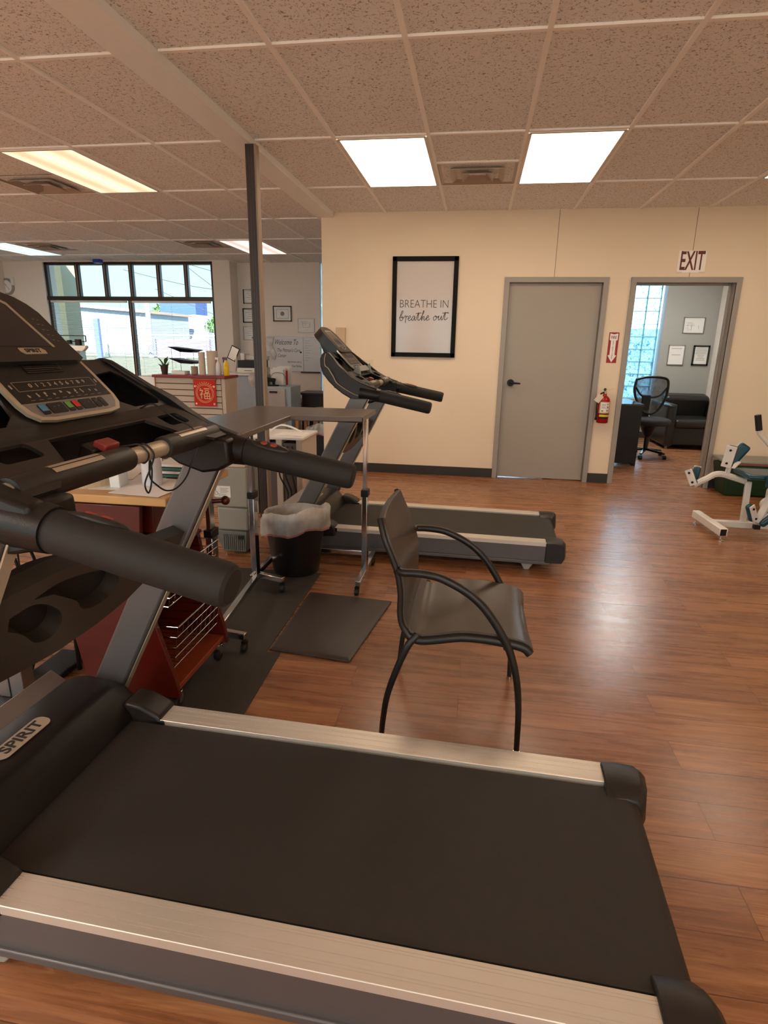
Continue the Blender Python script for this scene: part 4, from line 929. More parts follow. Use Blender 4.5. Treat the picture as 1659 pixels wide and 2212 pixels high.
for k, (zz, a0, a1) in enumerate(((.03, -2.1, -1.5), (.02, -2.1, -1.4), (.008, -2.1, -1.6), (-.005, -2.1, -1.3), (.03, -1.15, -.95), (-.0, -1.15, -.9), (-.035, -2.1, -1.8), (-.035, -1.2, -.95))):
    band2(zz, zz + (.006 if k < 4 else .018), M_grey_ink, 'label_print', lp, a0, a1, .0589) if False else None
pr_ = MB(); r = .059
for (zz, a0, a1, hh) in ((.035, -2.1, -1.4, .004), (.025, -2.1, -1.4, .004), (.010, -2.1, -1.5, .004), (-.002, -2.1, -1.3, .004), (.03, -1.15, -.95, .016), (-.002, -1.15, -.9, .02), (-.035, -2.1, -1.75, .012), (-.035, -1.2, -.95, .018)):
    for i in range(4):
        p, q_ = a0 + (a1 - a0) * i / 4, a0 + (a1 - a0) * (i + 1) / 4
        pr_.quad((r * math.cos(p), r * math.sin(p), zz), (r * math.cos(q_), r * math.sin(q_), zz), (r * math.cos(q_), r * math.sin(q_), zz + hh), (r * math.cos(p), r * math.sin(p), zz + hh))
pr_.build('label_print', M_grey_ink, lp)
band(-.088, -.066, M_yellow, 'yellow_band'); band(-.108, -.09, M_black, 'black_band')
MB().lathe([(.0575, -.064), (.061, -.064), (.061, -.056), (.0575, -.056)], n=28).build('strap', M_black, t)
v = MB(); v.cyl((0, 0, .14), (0, 0, .168), .014, n=14); v.build('valve', M_chrome, t)
MB().sphere((-.005, -.004, .182), .015, 12).build('gauge', mat('gauge_blue', (40, 60, 80), .3), t)
MB().beam((0, 0, .165), (.085, -.01, .195), .014, .004).build('lever', M_chrome, t); MB().beam((0, 0, .155), (.085, -.01, .12), .016, .006).build('carry_handle', M_chrome, t)
MB().tube(spline([(-.01, 0, .155), (-.05, -.015, .13), (-.070, -.02, .05), (-.068, -.02, -.06), (-.068, -.02, -.10)], 6), .0075, 10).build('hose', M_black, t)
MB().cyl((-.068, -.02, -.10), (-.068, -.02, -.125), .011, n=12).build('nozzle', M_black, t)
MB().box(-.095, -.035, -.045, -.043, .055, .135, ry=.6).build('inspection_tag', mat('tag_paper', (226, 214, 200), .7), t)
MB().box(-.02, .02, .045, .075, -.02, .10).build('wall_hook', M_black, t)
# thermostat box and outlet plate left of the poster
t = thing('control_box', 'beige control box on wall behind the far treadmill display', 'control box', (-1.46, WY, 1.46))
MB().box(-.05, .05, -.045, 0, -.09, .09).build('cover', mat('aged_cream', (206, 178, 142), .5), t, bevel=.004)
on(MB().box(-1.21, -1.11, WY - .006, WY, 1.14, 1.225), 'switch_plate', mat('cream_plate', (232, 210, 180), .4), 'cream wall plate behind the far treadmill handlebars', 'wall plate', bevel=.002)
# ------------------------------------------------------------------ leg exercise machine, right edge
t = thing('leg_exercise_machine', 'white steel exercise machine with teal pads at the right edge', 'exercise machine', (2.15, 4.82, 0))
def B(a, b, w_=.05, h_=.05, m=M_white, nm='frame_tube', up=(0, 0, 1)): return MB().beam(a, b, w_, h_, up).build(nm, m, t, w=True, bevel=.006)
fb = B((1.86, 5.02, .075), (1.885, 4.50, .075), .06, .06, nm='floor_bar')
MB().beam((1.8835, 4.4995, .075), (1.884, 4.497, .075), .05, .05).build('tube_end_plug', M_black, t, w=True)
B((1.88, 4.76, .075), (3.05, 4.79, .075), nm='base_beam')
B((2.165, 4.77, .10), (2.165, 4.77, .43), .045, .075, nm='main_post'); B((2.135, 4.80, .06), (2.12, 4.80, .41), .03, .045, nm='front_post')
pts = spline([(2.11, 4.83, .405), (2.02, 4.83, .430), (1.94, 4.83, .452), (1.88, 4.83, .448), (1.83, 4.83, .415), (1.78, 4.83, .385), (1.74, 4.83, .355)], 4)
MB().tube(pts, .024, 8).build('curved_arm', M_white, t, w=True)
def pad(c, l, w_, th, ry, rz, plate_side):
    p = MB(); p.box(-w_ / 2, w_ / 2, -th / 2, th / 2, -l / 2, l / 2)
    M_ = Matrix.Translation(c) @ Matrix.Rotation(rz, 4, 'Z') @ Matrix.Rotation(ry, 4, 'Y'); p.xf(M_); po = p.build('pad', M_teal, t, w=True, bevel=.02, seg=4)
    q_ = MB(); q_.box(-w_ / 2 + .001, w_ / 2 - .001, plate_side * (th / 2), plate_side * (th / 2 + .012), -l / 2 + .002, l / 2 - .002); q_.xf(M_); qo = q_.build('pad_backing', M_white, t, w=True, bevel=.003)
    s_ = MB()
    for dz in (-.3, .3): s_.cyl((0, plate_side * (th / 2 + .012), dz * l), (0, plate_side * (th / 2 + .018), dz * l), .009, n=10)
    s_.xf(Matrix.Translation(-t.location) @ M_); s_.build('bolt', M_black, qo)
    qm = qo.matrix_basis
pad(Vector((1.955, 4.80, .60)), .17, .075, .045, .12, -.62, -1); pad(Vector((2.075, 4.95, .60)), .17, .085, .045, .55, -.2, 1)
pad(Vector((1.705, 4.80, .425)), .13, .055, .035, -.45, -.55, -1); pad(Vector((1.775, 4.92, .43)), .12, .055, .045, .1, -.3, 1)
B((1.965, 4.83, .44), (1.975, 4.83, .52), .035, .03, nm='pad_stem'); B((2.03, 4.90, .49), (2.08, 4.93, .54), .04, .012, nm='pad_stem')
sp_ = MB(); sp_.box(2.04, 2.52, 4.62, 4.92, .455, .495); sp_.build('seat', M_teal, t, w=True, bevel=.02, seg=4)
pad(Vector((2.185, 4.60, .51)), .20, .085, .05, .1, .9, -1)
B((2.28, 4.72, .40), (2.155, 4.62, .13), .05, .035, nm='leg_lever'); MB().box(2.135, 2.175, 4.60, 4.64, .085, .115).build('lever_plug', M_black, t, w=True)
pad(Vector((2.10, 4.63, .205)), .15, .05, .045, -.5, .5, -1); pad(Vector((2.225, 4.60, .175)), .16, .05, .045, .85, .2, 1)
MB().tube(spline([(2.145, 4.85, .80), (2.155, 4.85, .77), (2.21, 4.85, .715), (2.30, 4.85, .62), (2.36, 4.80, .5)], 5), .014, 12).build('hand_lever', M_white, t, w=True)
MB().cyl((2.118, 4.85, .915), (2.147, 4.85, .80), .023, n=18).build('lever_grip', M_foam, t, w=True)
B((2.36, 4.80, .09), (2.36, 4.80, .52), .06, .06, nm='rear_post')
for x, y in ((1.855, 4.98), (1.885, 4.54), (2.6, 4.78), (3.0, 4.79)): MB().lathe([(.024, 0), (.024, .006), (.007, .010), (.007, .046)], (x, y, 0), 14).build('levelling_foot', M_chrome, t, w=True)
t = thing('white_disc_machine', 'small white device with round knobs under the teal bench', 'device', (2.72, 5.45, 0)); t.name = 'floor_device'
MB().box(-.12, .12, -.1, .1, .06, .22).build('body', M_white, t, bevel=.03, seg=4); MB().cyl((-.08, -.12, .06), (-.08, .12, .06), .06).build('roller', M_white, t, bevel=.01); MB().cyl((-.121, -.03, .15), (-.13, -.03, .15), .02).build('dial', M_black, t)
# green bin by the wall
t = thing('green_storage_bin', 'dark green storage bin with grey lid against the right wall', 'storage bin', (2.72, 6.17, 0))
MB().loft([[(-.24, -.10, 0), (.26, -.10, 0), (.26, .16, 0), (-.24, .16, 0)], [(-.29, -.14, .31), (.32, -.14, .31), (.32, .19, .31), (-.29, .19, .31)]]).build('bin_body', M_greenbin, t, bevel=.02, seg=3)
MB().box(-.30, .33, -.15, .2, .33, .36).build('lid', M_greyp, t, bevel=.01); MB().box(-.22, .24, -.13, .13, .31, .34).build('red_cloth', mat('faded_red_cloth', (176, 110, 98), .8), t, bevel=.008)
# ------------------------------------------------------------------ office furniture
t = thing('mesh_office_chair', 'black mesh back office chair on five star base in the office', 'chair', (2.315, 8.3, 0)); t.name = 'office_chair'
ring = spline([(-.30, 0, .99), (-.12, .02, 1.02), (.10, .02, 1.015), (.155, .01, .985), (.15, 0, .85), (.13, -.01, .72), (.02, -.02, .60), (-.06, -.02, .60)], 5)
lf = [(-.235, .01, 1.0), (-.10, .02, 1.03), (.06, .02, 1.03), (.15, .01, 1.0), (.165, 0, .90), (.15, 0, .76), (.08, -.01, .62), (-.02, -.02, .56), (-.12, -.01, .60), (-.20, 0, .72), (-.25, 0, .86)]
loop = spline(lf + [lf[0]], 5)[:-1]
fr = MB().tube(loop, .016, 10, closed=True).build('back_frame', M_black, t)
c_ = MB(); ctr = Vector((-.04, .03, .82)); c_.add([ctr] + [tuple(p) for p in loop], [(0, i + 1, (i + 1) % len(loop) + 1) for i in range(len(loop))]); c_.build('back_mesh', M_mesh, t, smooth=False)
MB().box(-.14, -.03, -.01, .03, .50, .80).build('lumbar_post', M_black, t, bevel=.01)
MB().tube(spline([(-.235, 0, .90), (-.16, .0, .80), (-.04, 0, .77), (.08, 0, .80), (.155, 0, .90)], 5), .012, 8).build('cross_rib', M_black, t)
MB().lathe([(.001, .43), (.22, .435), (.245, .46), (.24, .50), (.2, .52), (.001, .525)], (-.03, -.15, 0), 28).build('seat', M_fabric, t, ang=60)
MB().lathe([(.03, .10), (.03, .27), (.06, .30), (.10, .40), (.15, .43)], (-.04, -.10, 0), 20).build('mechanism', M_black, t)
for s in (-1, 1):
    MB().box(-.04 + s * .21 - .025, -.04 + s * .21 + .025, -.25, .02, .66, .69).build('armrest', M_black, t, bevel=.01); MB().box(-.04 + s * .21 - .012, -.04 + s * .21 + .012, -.13, -.08, .44, .66).build('arm_post', M_black, t)
for k in range(5):
    a = k * 1.2566 + .5; e_ = (-.04 + .27 * math.cos(a), -.10 + .27 * math.sin(a))
    MB().beam((-.04, -.10, .105), (e_[0], e_[1], .07), .045, .03, wd1=.03, ht1=.02).build('base_arm', M_gloss, t, bevel=.005)
    MB().cyl((e_[0] - .022, e_[1], .027), (e_[0] + .022, e_[1], .027), .027, n=16).build('caster', M_rubber, t, bevel=.006)
t = thing('sofa', 'black leather sofa against the office back wall', 'sofa', (3.0, 9.35, 0))
MB().box(-.26, .54, -.42, .45, .06, .33).build('base', M_leather, t, bevel=.02)
MB().box(-.18, .43, -.46, .20, .30, .43).build('seat_cushion', M_leather, t, bevel=.05, seg=4)
MB().box(-.18, .46, .16, .40, .36, .74, rx=.18).build('back_cushion', M_leather, t, bevel=.06, seg=4)
MB().box(-.29, -.17, -.45, .45, .04, .64).build('armrest', M_leather, t, bevel=.03, seg=3); MB().box(.43, .55, -.45, .45, .04, .64).build('armrest', M_leather, t, bevel=.03, seg=3)
for x in (-.24, .50):
    for y in (-.40, .40): MB().cyl((x, y, 0), (x, y, .07), .02).build('foot', M_tan, t)
t = thing('office_desk', 'dark desk end with pale reflecting top beside the glass blocks', 'desk', (1.75, 7.85, 0))
MB().box(-.55, .24, -.40, .40, .725, .75).build('desk_top', mat('glossy_desk_top', (60, 60, 58), .15), t, bevel=.003)
MB().box(.19, .23, -.38, .38, .0, .725).build('end_panel', M_black, t, bevel=.002); MB().box(-.5, .20, -.385, -.36, .03, .725).build('front_panel', M_black, t, smooth=False); MB().box(-.54, -.5, -.38, .38, 0, .725).build('end_panel', M_gloss, t, smooth=False)
# framed papers, generic builder
def framed(name, x, y, z, w_, h_, m, lab, cat, lines, fw=.012, seal=None, diag=None, grp=None):
    t = thing(name, lab, cat, (x, y, z), group=grp)
    g = MB(); a, b = w_ / 2, h_ / 2
    for p in ((-a, -a + fw, -b, b), (a - fw, a, -b, b), (-a, a, -b, -b + fw), (-a, a, b - fw, b)): g.box(p[0], p[1], -.02, 0, p[2], p[3])
    g.build('frame', m, t, smooth=False)
    pp = MB().box(-a + fw * .5, a - fw * .5, -.008, -.002, -b + fw * .5, b - fw * .5).build('paper', M_whitep, t, smooth=False)
    q_ = MB(); rnd = random.Random(int(x * 97 + z * 31))
    if diag:
        for _ in range(9):
            if rnd.random() < .5: yy = rnd.uniform(-b * .7, b * .7); xa = rnd.uniform(-a * .8, 0); q_.box(xa, xa + rnd.uniform(.2, .9) * a, -.0095, -.008, yy, yy + .003)
            else: xx = rnd.uniform(-a * .7, a * .7); ya = rnd.uniform(-b * .7, 0); q_.box(xx, xx + .003, -.0095, -.008, ya, ya + rnd.uniform(.2, .8) * b)
    for i in range(lines):
        zz = b * .62 - i * b * 1.25 / max(1, lines); ww = a * rnd.uniform(.35, .7); q_.box(-ww, ww, -.0095, -.008, zz, zz + h_ * .018)
    if seal: q_.lathe([(.001, -.0095), (seal[2], -.0095), (seal[2], -.008)], (seal[0], 0, seal[1]), 16, 'y')
    if q_.v: q_.build('print', M_grey_ink, pp, smooth=False)
    return t
framed('framed_certificate', 3.225, OY, 1.745, .30, .235, M_silver, 'thin framed floor plan sheet, upper one on the office wall', 'framed paper', 0, .008, diag=1)
framed('framed_notice', 3.03, OY, 1.305, .235, .30, M_silver, 'thin framed sheet with a row of small marks on office wall', 'framed paper', 2, .008)
framed('framed_notice', 3.39, OY, 1.303, .235, .30, M_gloss, 'black framed notice on the office wall above the sofa', 'framed paper', 8, .022)
RW = 10.06
framed('framed_certificate', -3.84, RW, 2.13, .30, .23, M_gloss, 'top black framed certificate of the column left of the pole', 'certificate', 5, .016)
framed('framed_certificate', -3.85, RW, 1.825, .32, .235, M_gloss, 'middle black framed certificate of the column left of the pole', 'certificate', 5, .018)
framed('framed_certificate', -3.86, RW, 1.535, .31, .225, M_silver, 'lowest thin framed certificate with dark seal left of the pole', 'certificate', 4, .008, seal=(.01, -.07, .02))
t = framed('framed_certificate', -3.31, RW, 1.86, .325, .25, M_gloss, 'black framed certificate alone above the whiteboard', 'certificate', 0, .018, seal=(0, 0, .035))
g = MB()
for p in ((-.105, -.10, -.075, .075), (.10, .105, -.075, .075), (-.105, .105, -.075, -.07), (-.105, .105, .07, .075)): g.box(p[0], p[1], -.0095, -.008, p[2], p[3])
g.build('inner_border', M_grey_ink, t, smooth=False)
framed('framed_certificate', -2.90, RW, 1.675, .29, .23, M_silver, 'thin framed floor plan above the right end of the whiteboard', 'framed paper', 0, .008, diag=1)
# whiteboard
t = thing('whiteboard', 'white dry erase board with handwritten welcome message', 'whiteboard', (-3.10, RW, 1.205))
MB().box(-.47, .44, -.015, 0, -.285, .285).build('board', mat('whiteboard_surface', (214, 212, 214), .3), t, smooth=False)
g = MB()
for p in ((-.47, .44, .28, .29), (-.47, .44, -.295, -.285), (.14, .15, -.285, .285)): g.box(p[0], p[1], -.02, 0, p[2], p[3])
g.build('frame', M_silver, t, smooth=False); MB().box(.10, .44, -.05, -.015, -.31, -.29).build('pen_tray', M_black, t, smooth=False)
MB().sphere((.10, -.018, .03), .016, 12).build('magnet', M_black, t)
for i, (s_, x, z, sz) in enumerate((('Welcome To', -.16, .19, .125), ("The Pittman's Care", -.12, .06, .085), ('Center', -.24, -.03, .085), ('Appointments with us', -.02, -.13, .045), ('Free Parking', .02, -.20, .055))):
    text(s_, sz, .0004, .62, shear=.35).xf(FR((x, -.0158, z), (1, 0, 0), (0, 0, 1))).build('handwriting', mat('marker_ink', (60, 60, 68), .6), t, smooth=False)
g = MB()
for i in range(9): g.box(.17, .17 + random.uniform(.06, .15), -.0165, -.015, .22 - i * .04, .224 - i * .04)
g.build('pinned_list', M_grey_ink, t, smooth=False)
on(MB().prism([(-3.60, 1.10), (-3.46, 1.10), (-3.43, 1.20), (-3.50, 1.34), (-3.46, 1.49), (-3.60, 1.49)], RW - .05, RW - .03), 'plastic_bag', M_liner, 'clear plastic bag hanging at the left of the whiteboard', 'bag')
# blue smoke sensor and wall sensor and clock
on(MB().box(-6.37, -6.25, 9.55, 9.66, H - .06, H - .001), 'ceiling_sensor', M_bluepl, 'small bright blue box on the ceiling above the window', 'sensor', bevel=.008)
on(MB().box(-8.07, -8.01, WWY - .04, WWY, 2.27, 2.40), 'wall_sensor', M_white, 'small white motion sensor on the wall beside the clock', 'sensor', bevel=.01)
t = thing('wall_clock', 'round grey rimmed wall clock at the far left edge', 'clock', (-8.02, WWY, 2.25)); t.location.x = -8.0; t.location = (-8.33 + .16, WWY, 2.25)
MB().lathe([(.105, -.010), (.105, -.03), (.13, -.035), (.14, -.02), (.14, 0)], n=32, axis='y').build('rim', M_greyp, t); MB().lathe([(.001, -.014), (.104, -.014), (.104, -.004)], n=32, axis='y').build('dial', M_whitep, t)
MB().beam((0, -.015, 0), (-.03, -.015, .05), .006, .003, (0, 1, 0)).build('hand', M_ink, t); MB().beam((0, -.015, 0), (.05, -.015, -.05), .004, .003, (0, 1, 0)).build('hand', M_ink, t)

# ------------------------------------------------------------------ reception counter
t = thing('reception_counter', 'beige slatwall reception counter with red top', 'counter', (-3.0, 6.1, 0))
g = MB(); x0, x1 = -3.38, -2.645
for k in range(16):
    z1_ = 1.01 - k * .063; g.box(x0, x1, 5.93, 5.955, max(0, z1_ - .054), z1_)
g.build('slatwall_front', M_beige, t, w=True, smooth=False)
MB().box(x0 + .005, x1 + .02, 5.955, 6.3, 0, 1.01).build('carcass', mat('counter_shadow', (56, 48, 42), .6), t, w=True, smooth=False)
MB().box(x1 + .004, x1 + .045, 5.93, 6.25, 0, 1.012).build('end_panel', M_beige, t, w=True, bevel=.004)
MB().box(x0 - .02, x1 + .06, 5.90, 6.26, 1.012, 1.04).build('countertop', mat('burgundy_laminate', (128, 22, 30), .35), t, w=True, bevel=.004)
MB().box(x0 - .004, x0 + .004, 5.92, 5.96, 0, 1.01).build('corner_strip', M_tan, t, w=True, smooth=False)
# banner
t = thing('hanging_banner', 'red banner with gold good fortune character hung on the counter front', 'banner', (-2.82, 5.915, .87))
MB().box(-.122, .122, -.004, 0, -.145, .135).build('cloth', mat('banner_red', (190, 24, 14), .7), t, smooth=False)
MB().cyl((-.14, -.003, .135), (.14, -.003, .135), .006, n=10).build('rod', M_tan, t)
MB().tube([(-.13, -.003, .137), (-.06, -.003, .175), (-.03, .0, .178)], .0025, 6).build('string', M_polel, t); MB().tube([(.13, -.003, .137), (.06, -.003, .175), (.03, .0, .178)], .0025, 6).build('string', M_polel, t)
g = MB()
for R_ in (.098, .085): g.tube([(R_ * math.cos(a / 36 * 2 * PI), -.005, -.01 + R_ * math.sin(a / 36 * 2 * PI)) for a in range(36)], .002, 5, closed=True)
def st(x0, z0, x1, z1, w_=.009): g.beam((x0, -.0055, z0), (x1, -.0055, z1), w_, .002, (0, 1, 0))
st(-.052, .038, -.038, .028); st(-.056, .018, -.018, .018); st(-.020, .018, -.050, -.03); st(-.038, -.006, -.038, -.066); st(-.030, -.012, -.018, -.024)
st(-.006, .036, .054, .036); st(.006, .018, .044, .018, .007); st(.006, -.002, .044, -.002, .007); st(.006, .018, .006, -.002, .007); st(.044, .018, .044, -.002, .007)
for a_ in (-.014, -.04, -.066): st(-.006, a_, .056, a_, .008)
for a_ in (-.004, .025, .054): st(a_, -.014, a_, -.066, .008)
for k in range(9): a = math.radians(40 + k * 12.5); g.beam((.108 * math.cos(a), -.0055, -.01 + .108 * math.sin(a)), (.118 * math.cos(a), -.0055, -.01 + .118 * math.sin(a)), .006, .002, (0, 1, 0))
for x, z in ((-.1, -.12), (.1, -.12), (-.105, .06), (.105, .06)): g.lathe([(.001, -.006), (.011, -.006), (.011, -.004)], (x, 0, z), 10, 'y')
g.build('gold_print', M_gold, t)
CT = 1.04
t = thing('potted_plant', 'small leafy plant in a dark pot on the red countertop', 'plant', (-3.335, 6.06, CT))
MB().lathe([(.03, 0), (.042, .09), (.036, .09)], n=18).build('pot', M_brown, t)
g = MB(); rnd = random.Random(5)
for k in range(16):
    a = rnd.uniform(0, 6.28); l_ = rnd.uniform(.03, .065); zz = rnd.uniform(.08, .17)
    g.add([(0, 0, .08), (l_ * .6 * math.cos(a) - .012 * math.sin(a), l_ * .6 * math.sin(a) + .012 * math.cos(a), zz), (l_ * 1.1 * math.cos(a), l_ * 1.1 * math.sin(a), zz + .02), (l_ * .6 * math.cos(a) + .012 * math.sin(a), l_ * .6 * math.sin(a) - .012 * math.cos(a), zz - .01)], [(0, 1, 2, 3)])
g.build('leaves', M_leaf, t, solid=.002)
t = thing('tiered_tray', 'black two tier document tray standing on the red countertop', 'tray', (-3.13, 6.16, CT))
for z in (.13, .25): MB().loft([[(-.04, -.05, z - .018), (.09, -.05, z - .022), (.10, .07, z - .022), (-.03, .07, z - .018)], [(-.165, -.09, z + .036), (.165, -.09, z + .004), (.165, .10, z + .004), (-.14, .10, z + .036)]]).build('tray', M_black, t, bevel=.003)
for x, y in ((-.13, -.06), (.12, -.06), (-.10, .07), (.12, .07)): MB().cyl((x, y, 0), (x, y, .27), .003, n=6).build('post', M_chrome, t)
on(MB().box(-3.24, -3.09, 6.03, 6.15, CT, CT + .035), 'book', M_whitep, 'white book lying beside the plant on the counter', 'book', bevel=.002)
on(MB().lathe([(.02, 0), (.036, .004), (.036, .085), (.03, .085)], (-3.005, 6.09, CT), 18), 'pen_cup', mat('tan_cup', (160, 130, 108), .5), 'small brown cup left of the slim paper roll on counter', 'cup')
on(MB().lathe([(.006, 0), (.034, 0), (.034, .235), (.006, .235)], (-2.915, 6.09, CT), 24), 'paper_roll', mat('cream_paper2', (204, 188, 168), .8), 'slim upright paper roll on the red countertop', 'paper roll')
on(MB().lathe([(.01, 0), (.058, 0), (.058, .25), (.01, .25)], (-2.80, 6.10, CT), 28), 'paper_roll', mat('cream_paper3', (196, 180, 160), .8), 'thick upright paper towel roll on the red countertop', 'paper roll')
def sprayb(x, y, m, mc, lab):
    t = thing('spray_bottle', lab, 'bottle', (x, y, CT), group=None)
    MB().lathe([(.026, 0), (.03, .006), (.03, .09), (.024, .12), (.011, .145), (.011, .16)], n=20).build('bottle', m, t, ang=50)
    MB().box(-.03, .012, -.009, .009, .16, .185).build('trigger_head', mc, t, bevel=.003)
    MB().beam((-.018, 0, .162), (-.026, 0, .135), .008, .006).build('trigger', M_redp if m is M_clearb else mc, t)
sprayb(-2.715, 6.05, M_clearb, M_clearb, 'clear spray bottle next to the thick paper roll')
sprayb(-2.665, 6.12, M_clearb, M_redp, 'clear spray bottle with red trigger behind its neighbour')
sprayb(-2.615, 6.02, M_amber, mat('navy_cap', (30, 60, 100), .4), 'yellow bottle with navy cap at the counter end')
t = thing('sign_holder', 'tilted tablet sign holder at the right end of the counter', 'sign holder', (-2.60, 6.20, CT))
MB().box(-.05, .05, -.005, .005, .15, .30, ry=.45).build('frame', M_black, t, bevel=.002); MB().box(-.04, .04, -.0065, -.005, .16, .29, ry=.45).build('paper', M_whitep, t, smooth=False); MB().beam((.0, .0, .0), (.03, 0, .2), .012, .01).build('stand', M_white, t)
# physician scale head
t = thing('medical_scale', 'upright balance beam scale in front of the window', 'scale', (-4.69, 6.5, 0))
MB().box(-.045, .045, -.03, .03, .06, 1.26).build('column', M_white, t, bevel=.006); MB().box(-.2, .2, -.25, .25, 0, .06).build('platform', M_greyp, t, bevel=.01)
MB().prism([(-.15, 1.27), (.12, 1.25), (.165, 1.29), (.165, 1.315), (-.15, 1.315)], -.03, .03).build('head_body', M_white, t, bevel=.006)
g = MB(); 
for z in (1.36, 1.425): g.box(-.165, .16, -.006, .006, z - .005, z + .005)
for x in (-.165, .16): g.box(x - .004, x + .004, -.006, .006, 1.36, 1.425)
g.build('beam', M_black, t, smooth=False); MB().box(-.07, -.03, -.02, .02, 1.33, 1.375).build('poise_weight', M_black, t); MB().box(.03, .09, -.02, .02, 1.31, 1.385).build('poise_weight', M_black, t)
# desk with printer and file cabinets behind
t = thing('reception_desk', 'white topped desk beyond the counter carrying the printer', 'desk', (-3.22, 8.1, 0))
MB().box(-.42, .30, -.35, .35, .95, .975).build('desk_top', M_white, t, bevel=.003)
MB().box(-.40, .28, -.30, .33, 0, .95).build('desk_body', mat('bluish_grey_panel', (170, 178, 190), .4), t, smooth=False)
t = thing('printer', 'black and white printer on the desk left of the column', 'printer', (-3.14, 8.1, .975))
MB().box(-.16, .20, -.15, .2, 0, .07).build('paper_drawer', M_white, t, bevel=.006); MB().box(-.14, .18, -.16, .18, .071, .17).build('print_engine', M_black, t, bevel=.008); MB().box(-.16, -.10, .0, .22, .17, .26).build('side_cover', M_white, t, bevel=.006); MB().box(-.12, .2, .05, .2, .17, .23).build('scanner', M_white, t, bevel=.01)
MB().box(-.05, .06, -.154, -.148, .03, .036).build('drawer_pull', M_black, t, smooth=False)
on(MB().sphere((-2.98, 7.71, .90), 1, 14, (.07, .03, .10)), 'plastic_bag', M_liner, 'crumpled clear bag hanging off the white desk edge', 'bag')
t = thing('file_cabinet', 'grey drawer cabinet right of the column with file rack', 'file cabinet', (-2.61, 7.85, 0))
MB().box(-.24, .16, -.15, .30, 0, .82).build('cabinet_body', mat('pale_blue_side', (176, 196, 206), .4), t, bevel=.004)
for z in (.50, .18):
    dr = MB().box(-.235, .085, -.17, -.15, z, z + .29).build('drawer', mat('grey_drawer', (196, 188, 184), .5), t, bevel=.004); MB().box(-.13, -.02, -.185, -.17, z + .24, z + .26).build('handle', M_chrome, dr)
t = thing('file_rack', 'wire rack of white and red files on the grey cabinet', 'file rack', (-2.66, 7.90, .82))
for i, (x, hh, m) in enumerate(((-.08, .22, M_whitep), (-.05, .24, M_whitep), (-.02, .20, M_redp), (.0, .25, M_whitep), (.04, .26, M_whitep))): MB().box(-.12 + .02 * i, .06 + .02 * i, -.04 + .03 * i, -.036 + .03 * i, .01, hh).build('file', m, t, smooth=False)
for y in (-.055, .12): MB().tube(spline([(-.12, y, .0), (-.11, y, .12), (-.06, y, .17), (.04, y, .17), (.09, y, .12), (.10, y, .0)], 4), .004, 6).build('wire', M_chrome, t)
t = thing('hole_punch', 'black hole punch on the grey drawer cabinet', 'hole punch', (-2.76, 7.76, .82)); MB().box(-.06, .12, -.03, .03, 0, .02).build('base', M_black, t, bevel=.005); MB().box(-.06, .08, -.025, .025, .06, .11, ry=.12).build('lever', M_black, t, bevel=.01); MB().box(-.05, -.01, -.02, .02, .02, .08).build('punch_head', M_black, t); MB().box(.04, .07, -.02, .02, .02, .08).build('punch_head', M_black, t)
t = thing('side_table', 'dark brown wooden side table by the partition end', 'table', (-2.22, 8.6, 0))
MB().box(-.36, .40, -.2, .3, .66, .69).build('table_top', M_brown, t, bevel=.004); MB().box(-.30, .36, -.16, .28, .45, .66).build('drawer_box', M_brown, t, bevel=.003)
for x in (-.28, .34):
    for y in (-.14, .26): MB().box(x - .025, x + .025, y - .025, y + .025, 0, .45).build('leg', M_brown, t, bevel=.003)
t = thing('wooden_chair', 'tan wooden chair with curved cushion in front of the brown table', 'chair', (-2.02, 7.45, 0))
MB().box(-.30, .25, -.2, .25, .50, .53).build('seat_frame', M_tan, t, bevel=.008); MB().sphere((.06, .05, .53), 1, 18, (.20, .2, .06)).build('cushion', mat('tan_cushion', (150, 112, 66), .7), t)
for x in (-.22, .22):
    for y in (-.17, .22): MB().box(x - .022, x + .022, y - .022, y + .022, 0, .50).build('leg', M_tan, t, bevel=.004)
t = thing('treatment_bench', 'low bench with grey patterned cover beyond the standing table', 'bench', (-2.6, 8.35, 0))
t.location = (-2.75, 9.3, 0)
MB().box(-.55, .95, -.25, .3, .33, .50).build('padding', mat('grey_cover', (128, 118, 122), .8, var=.2, vs=60), t, bevel=.02)
for x in (-.45, .3, .88):
    for y in (-.2, .25): MB().cyl((x, y, 0), (x, y, .33), .018, n=12).build('leg', M_chrome, t)
on(MB().box(-3.45, -2.95, 7.2, 7.6, 0, .42), 'storage_box', M_black, 'black storage box on the floor beyond the standing table', 'box', bevel=.01) if False else None
on(MB().box(-3.85, -3.52, 6.35, 6.62, 0, .99), 'box_pillar', M_whitep, 'white pedestal stand at the left of the counter', 'pedestal', bevel=.004)

# ------------------------------------------------------------------ outside
struct(MB().box(-90, 40, 10.45, 120, .25, .35).build('ground_outside', mat('sunlit_concrete', (84, 80, 66), .9, var=.08, vs=1), smooth=False))
bpy.data.objects['ground_outside'].name = 'floor_outside'
struct(MB().box(-30, 30, -30, YB - .16, -.12, -.02).build('floor_outside_front', bpy.data.materials['sunlit_concrete'], smooth=False))
def ribmat(name, rgb):
    m, n, l, b = nodes(name); b.inputs['Base Color'].default_value = lin(rgb); b.inputs['Roughness'].default_value = .5
    t_ = n.new('ShaderNodeTexCoord'); w_ = n.new('ShaderNodeTexWave'); w_.inputs['Scale'].default_value = 3.2; l.new(t_.outputs['Object'], w_.inputs['Vector'])
    bn = n.new('ShaderNodeBump'); bn.inputs['Strength'].default_value = .5; bn.inputs['Distance'].default_value = .03; l.new(w_.outputs[0], bn.inputs['Height']); l.new(bn.outputs[0], b.inputs['Normal']); return m
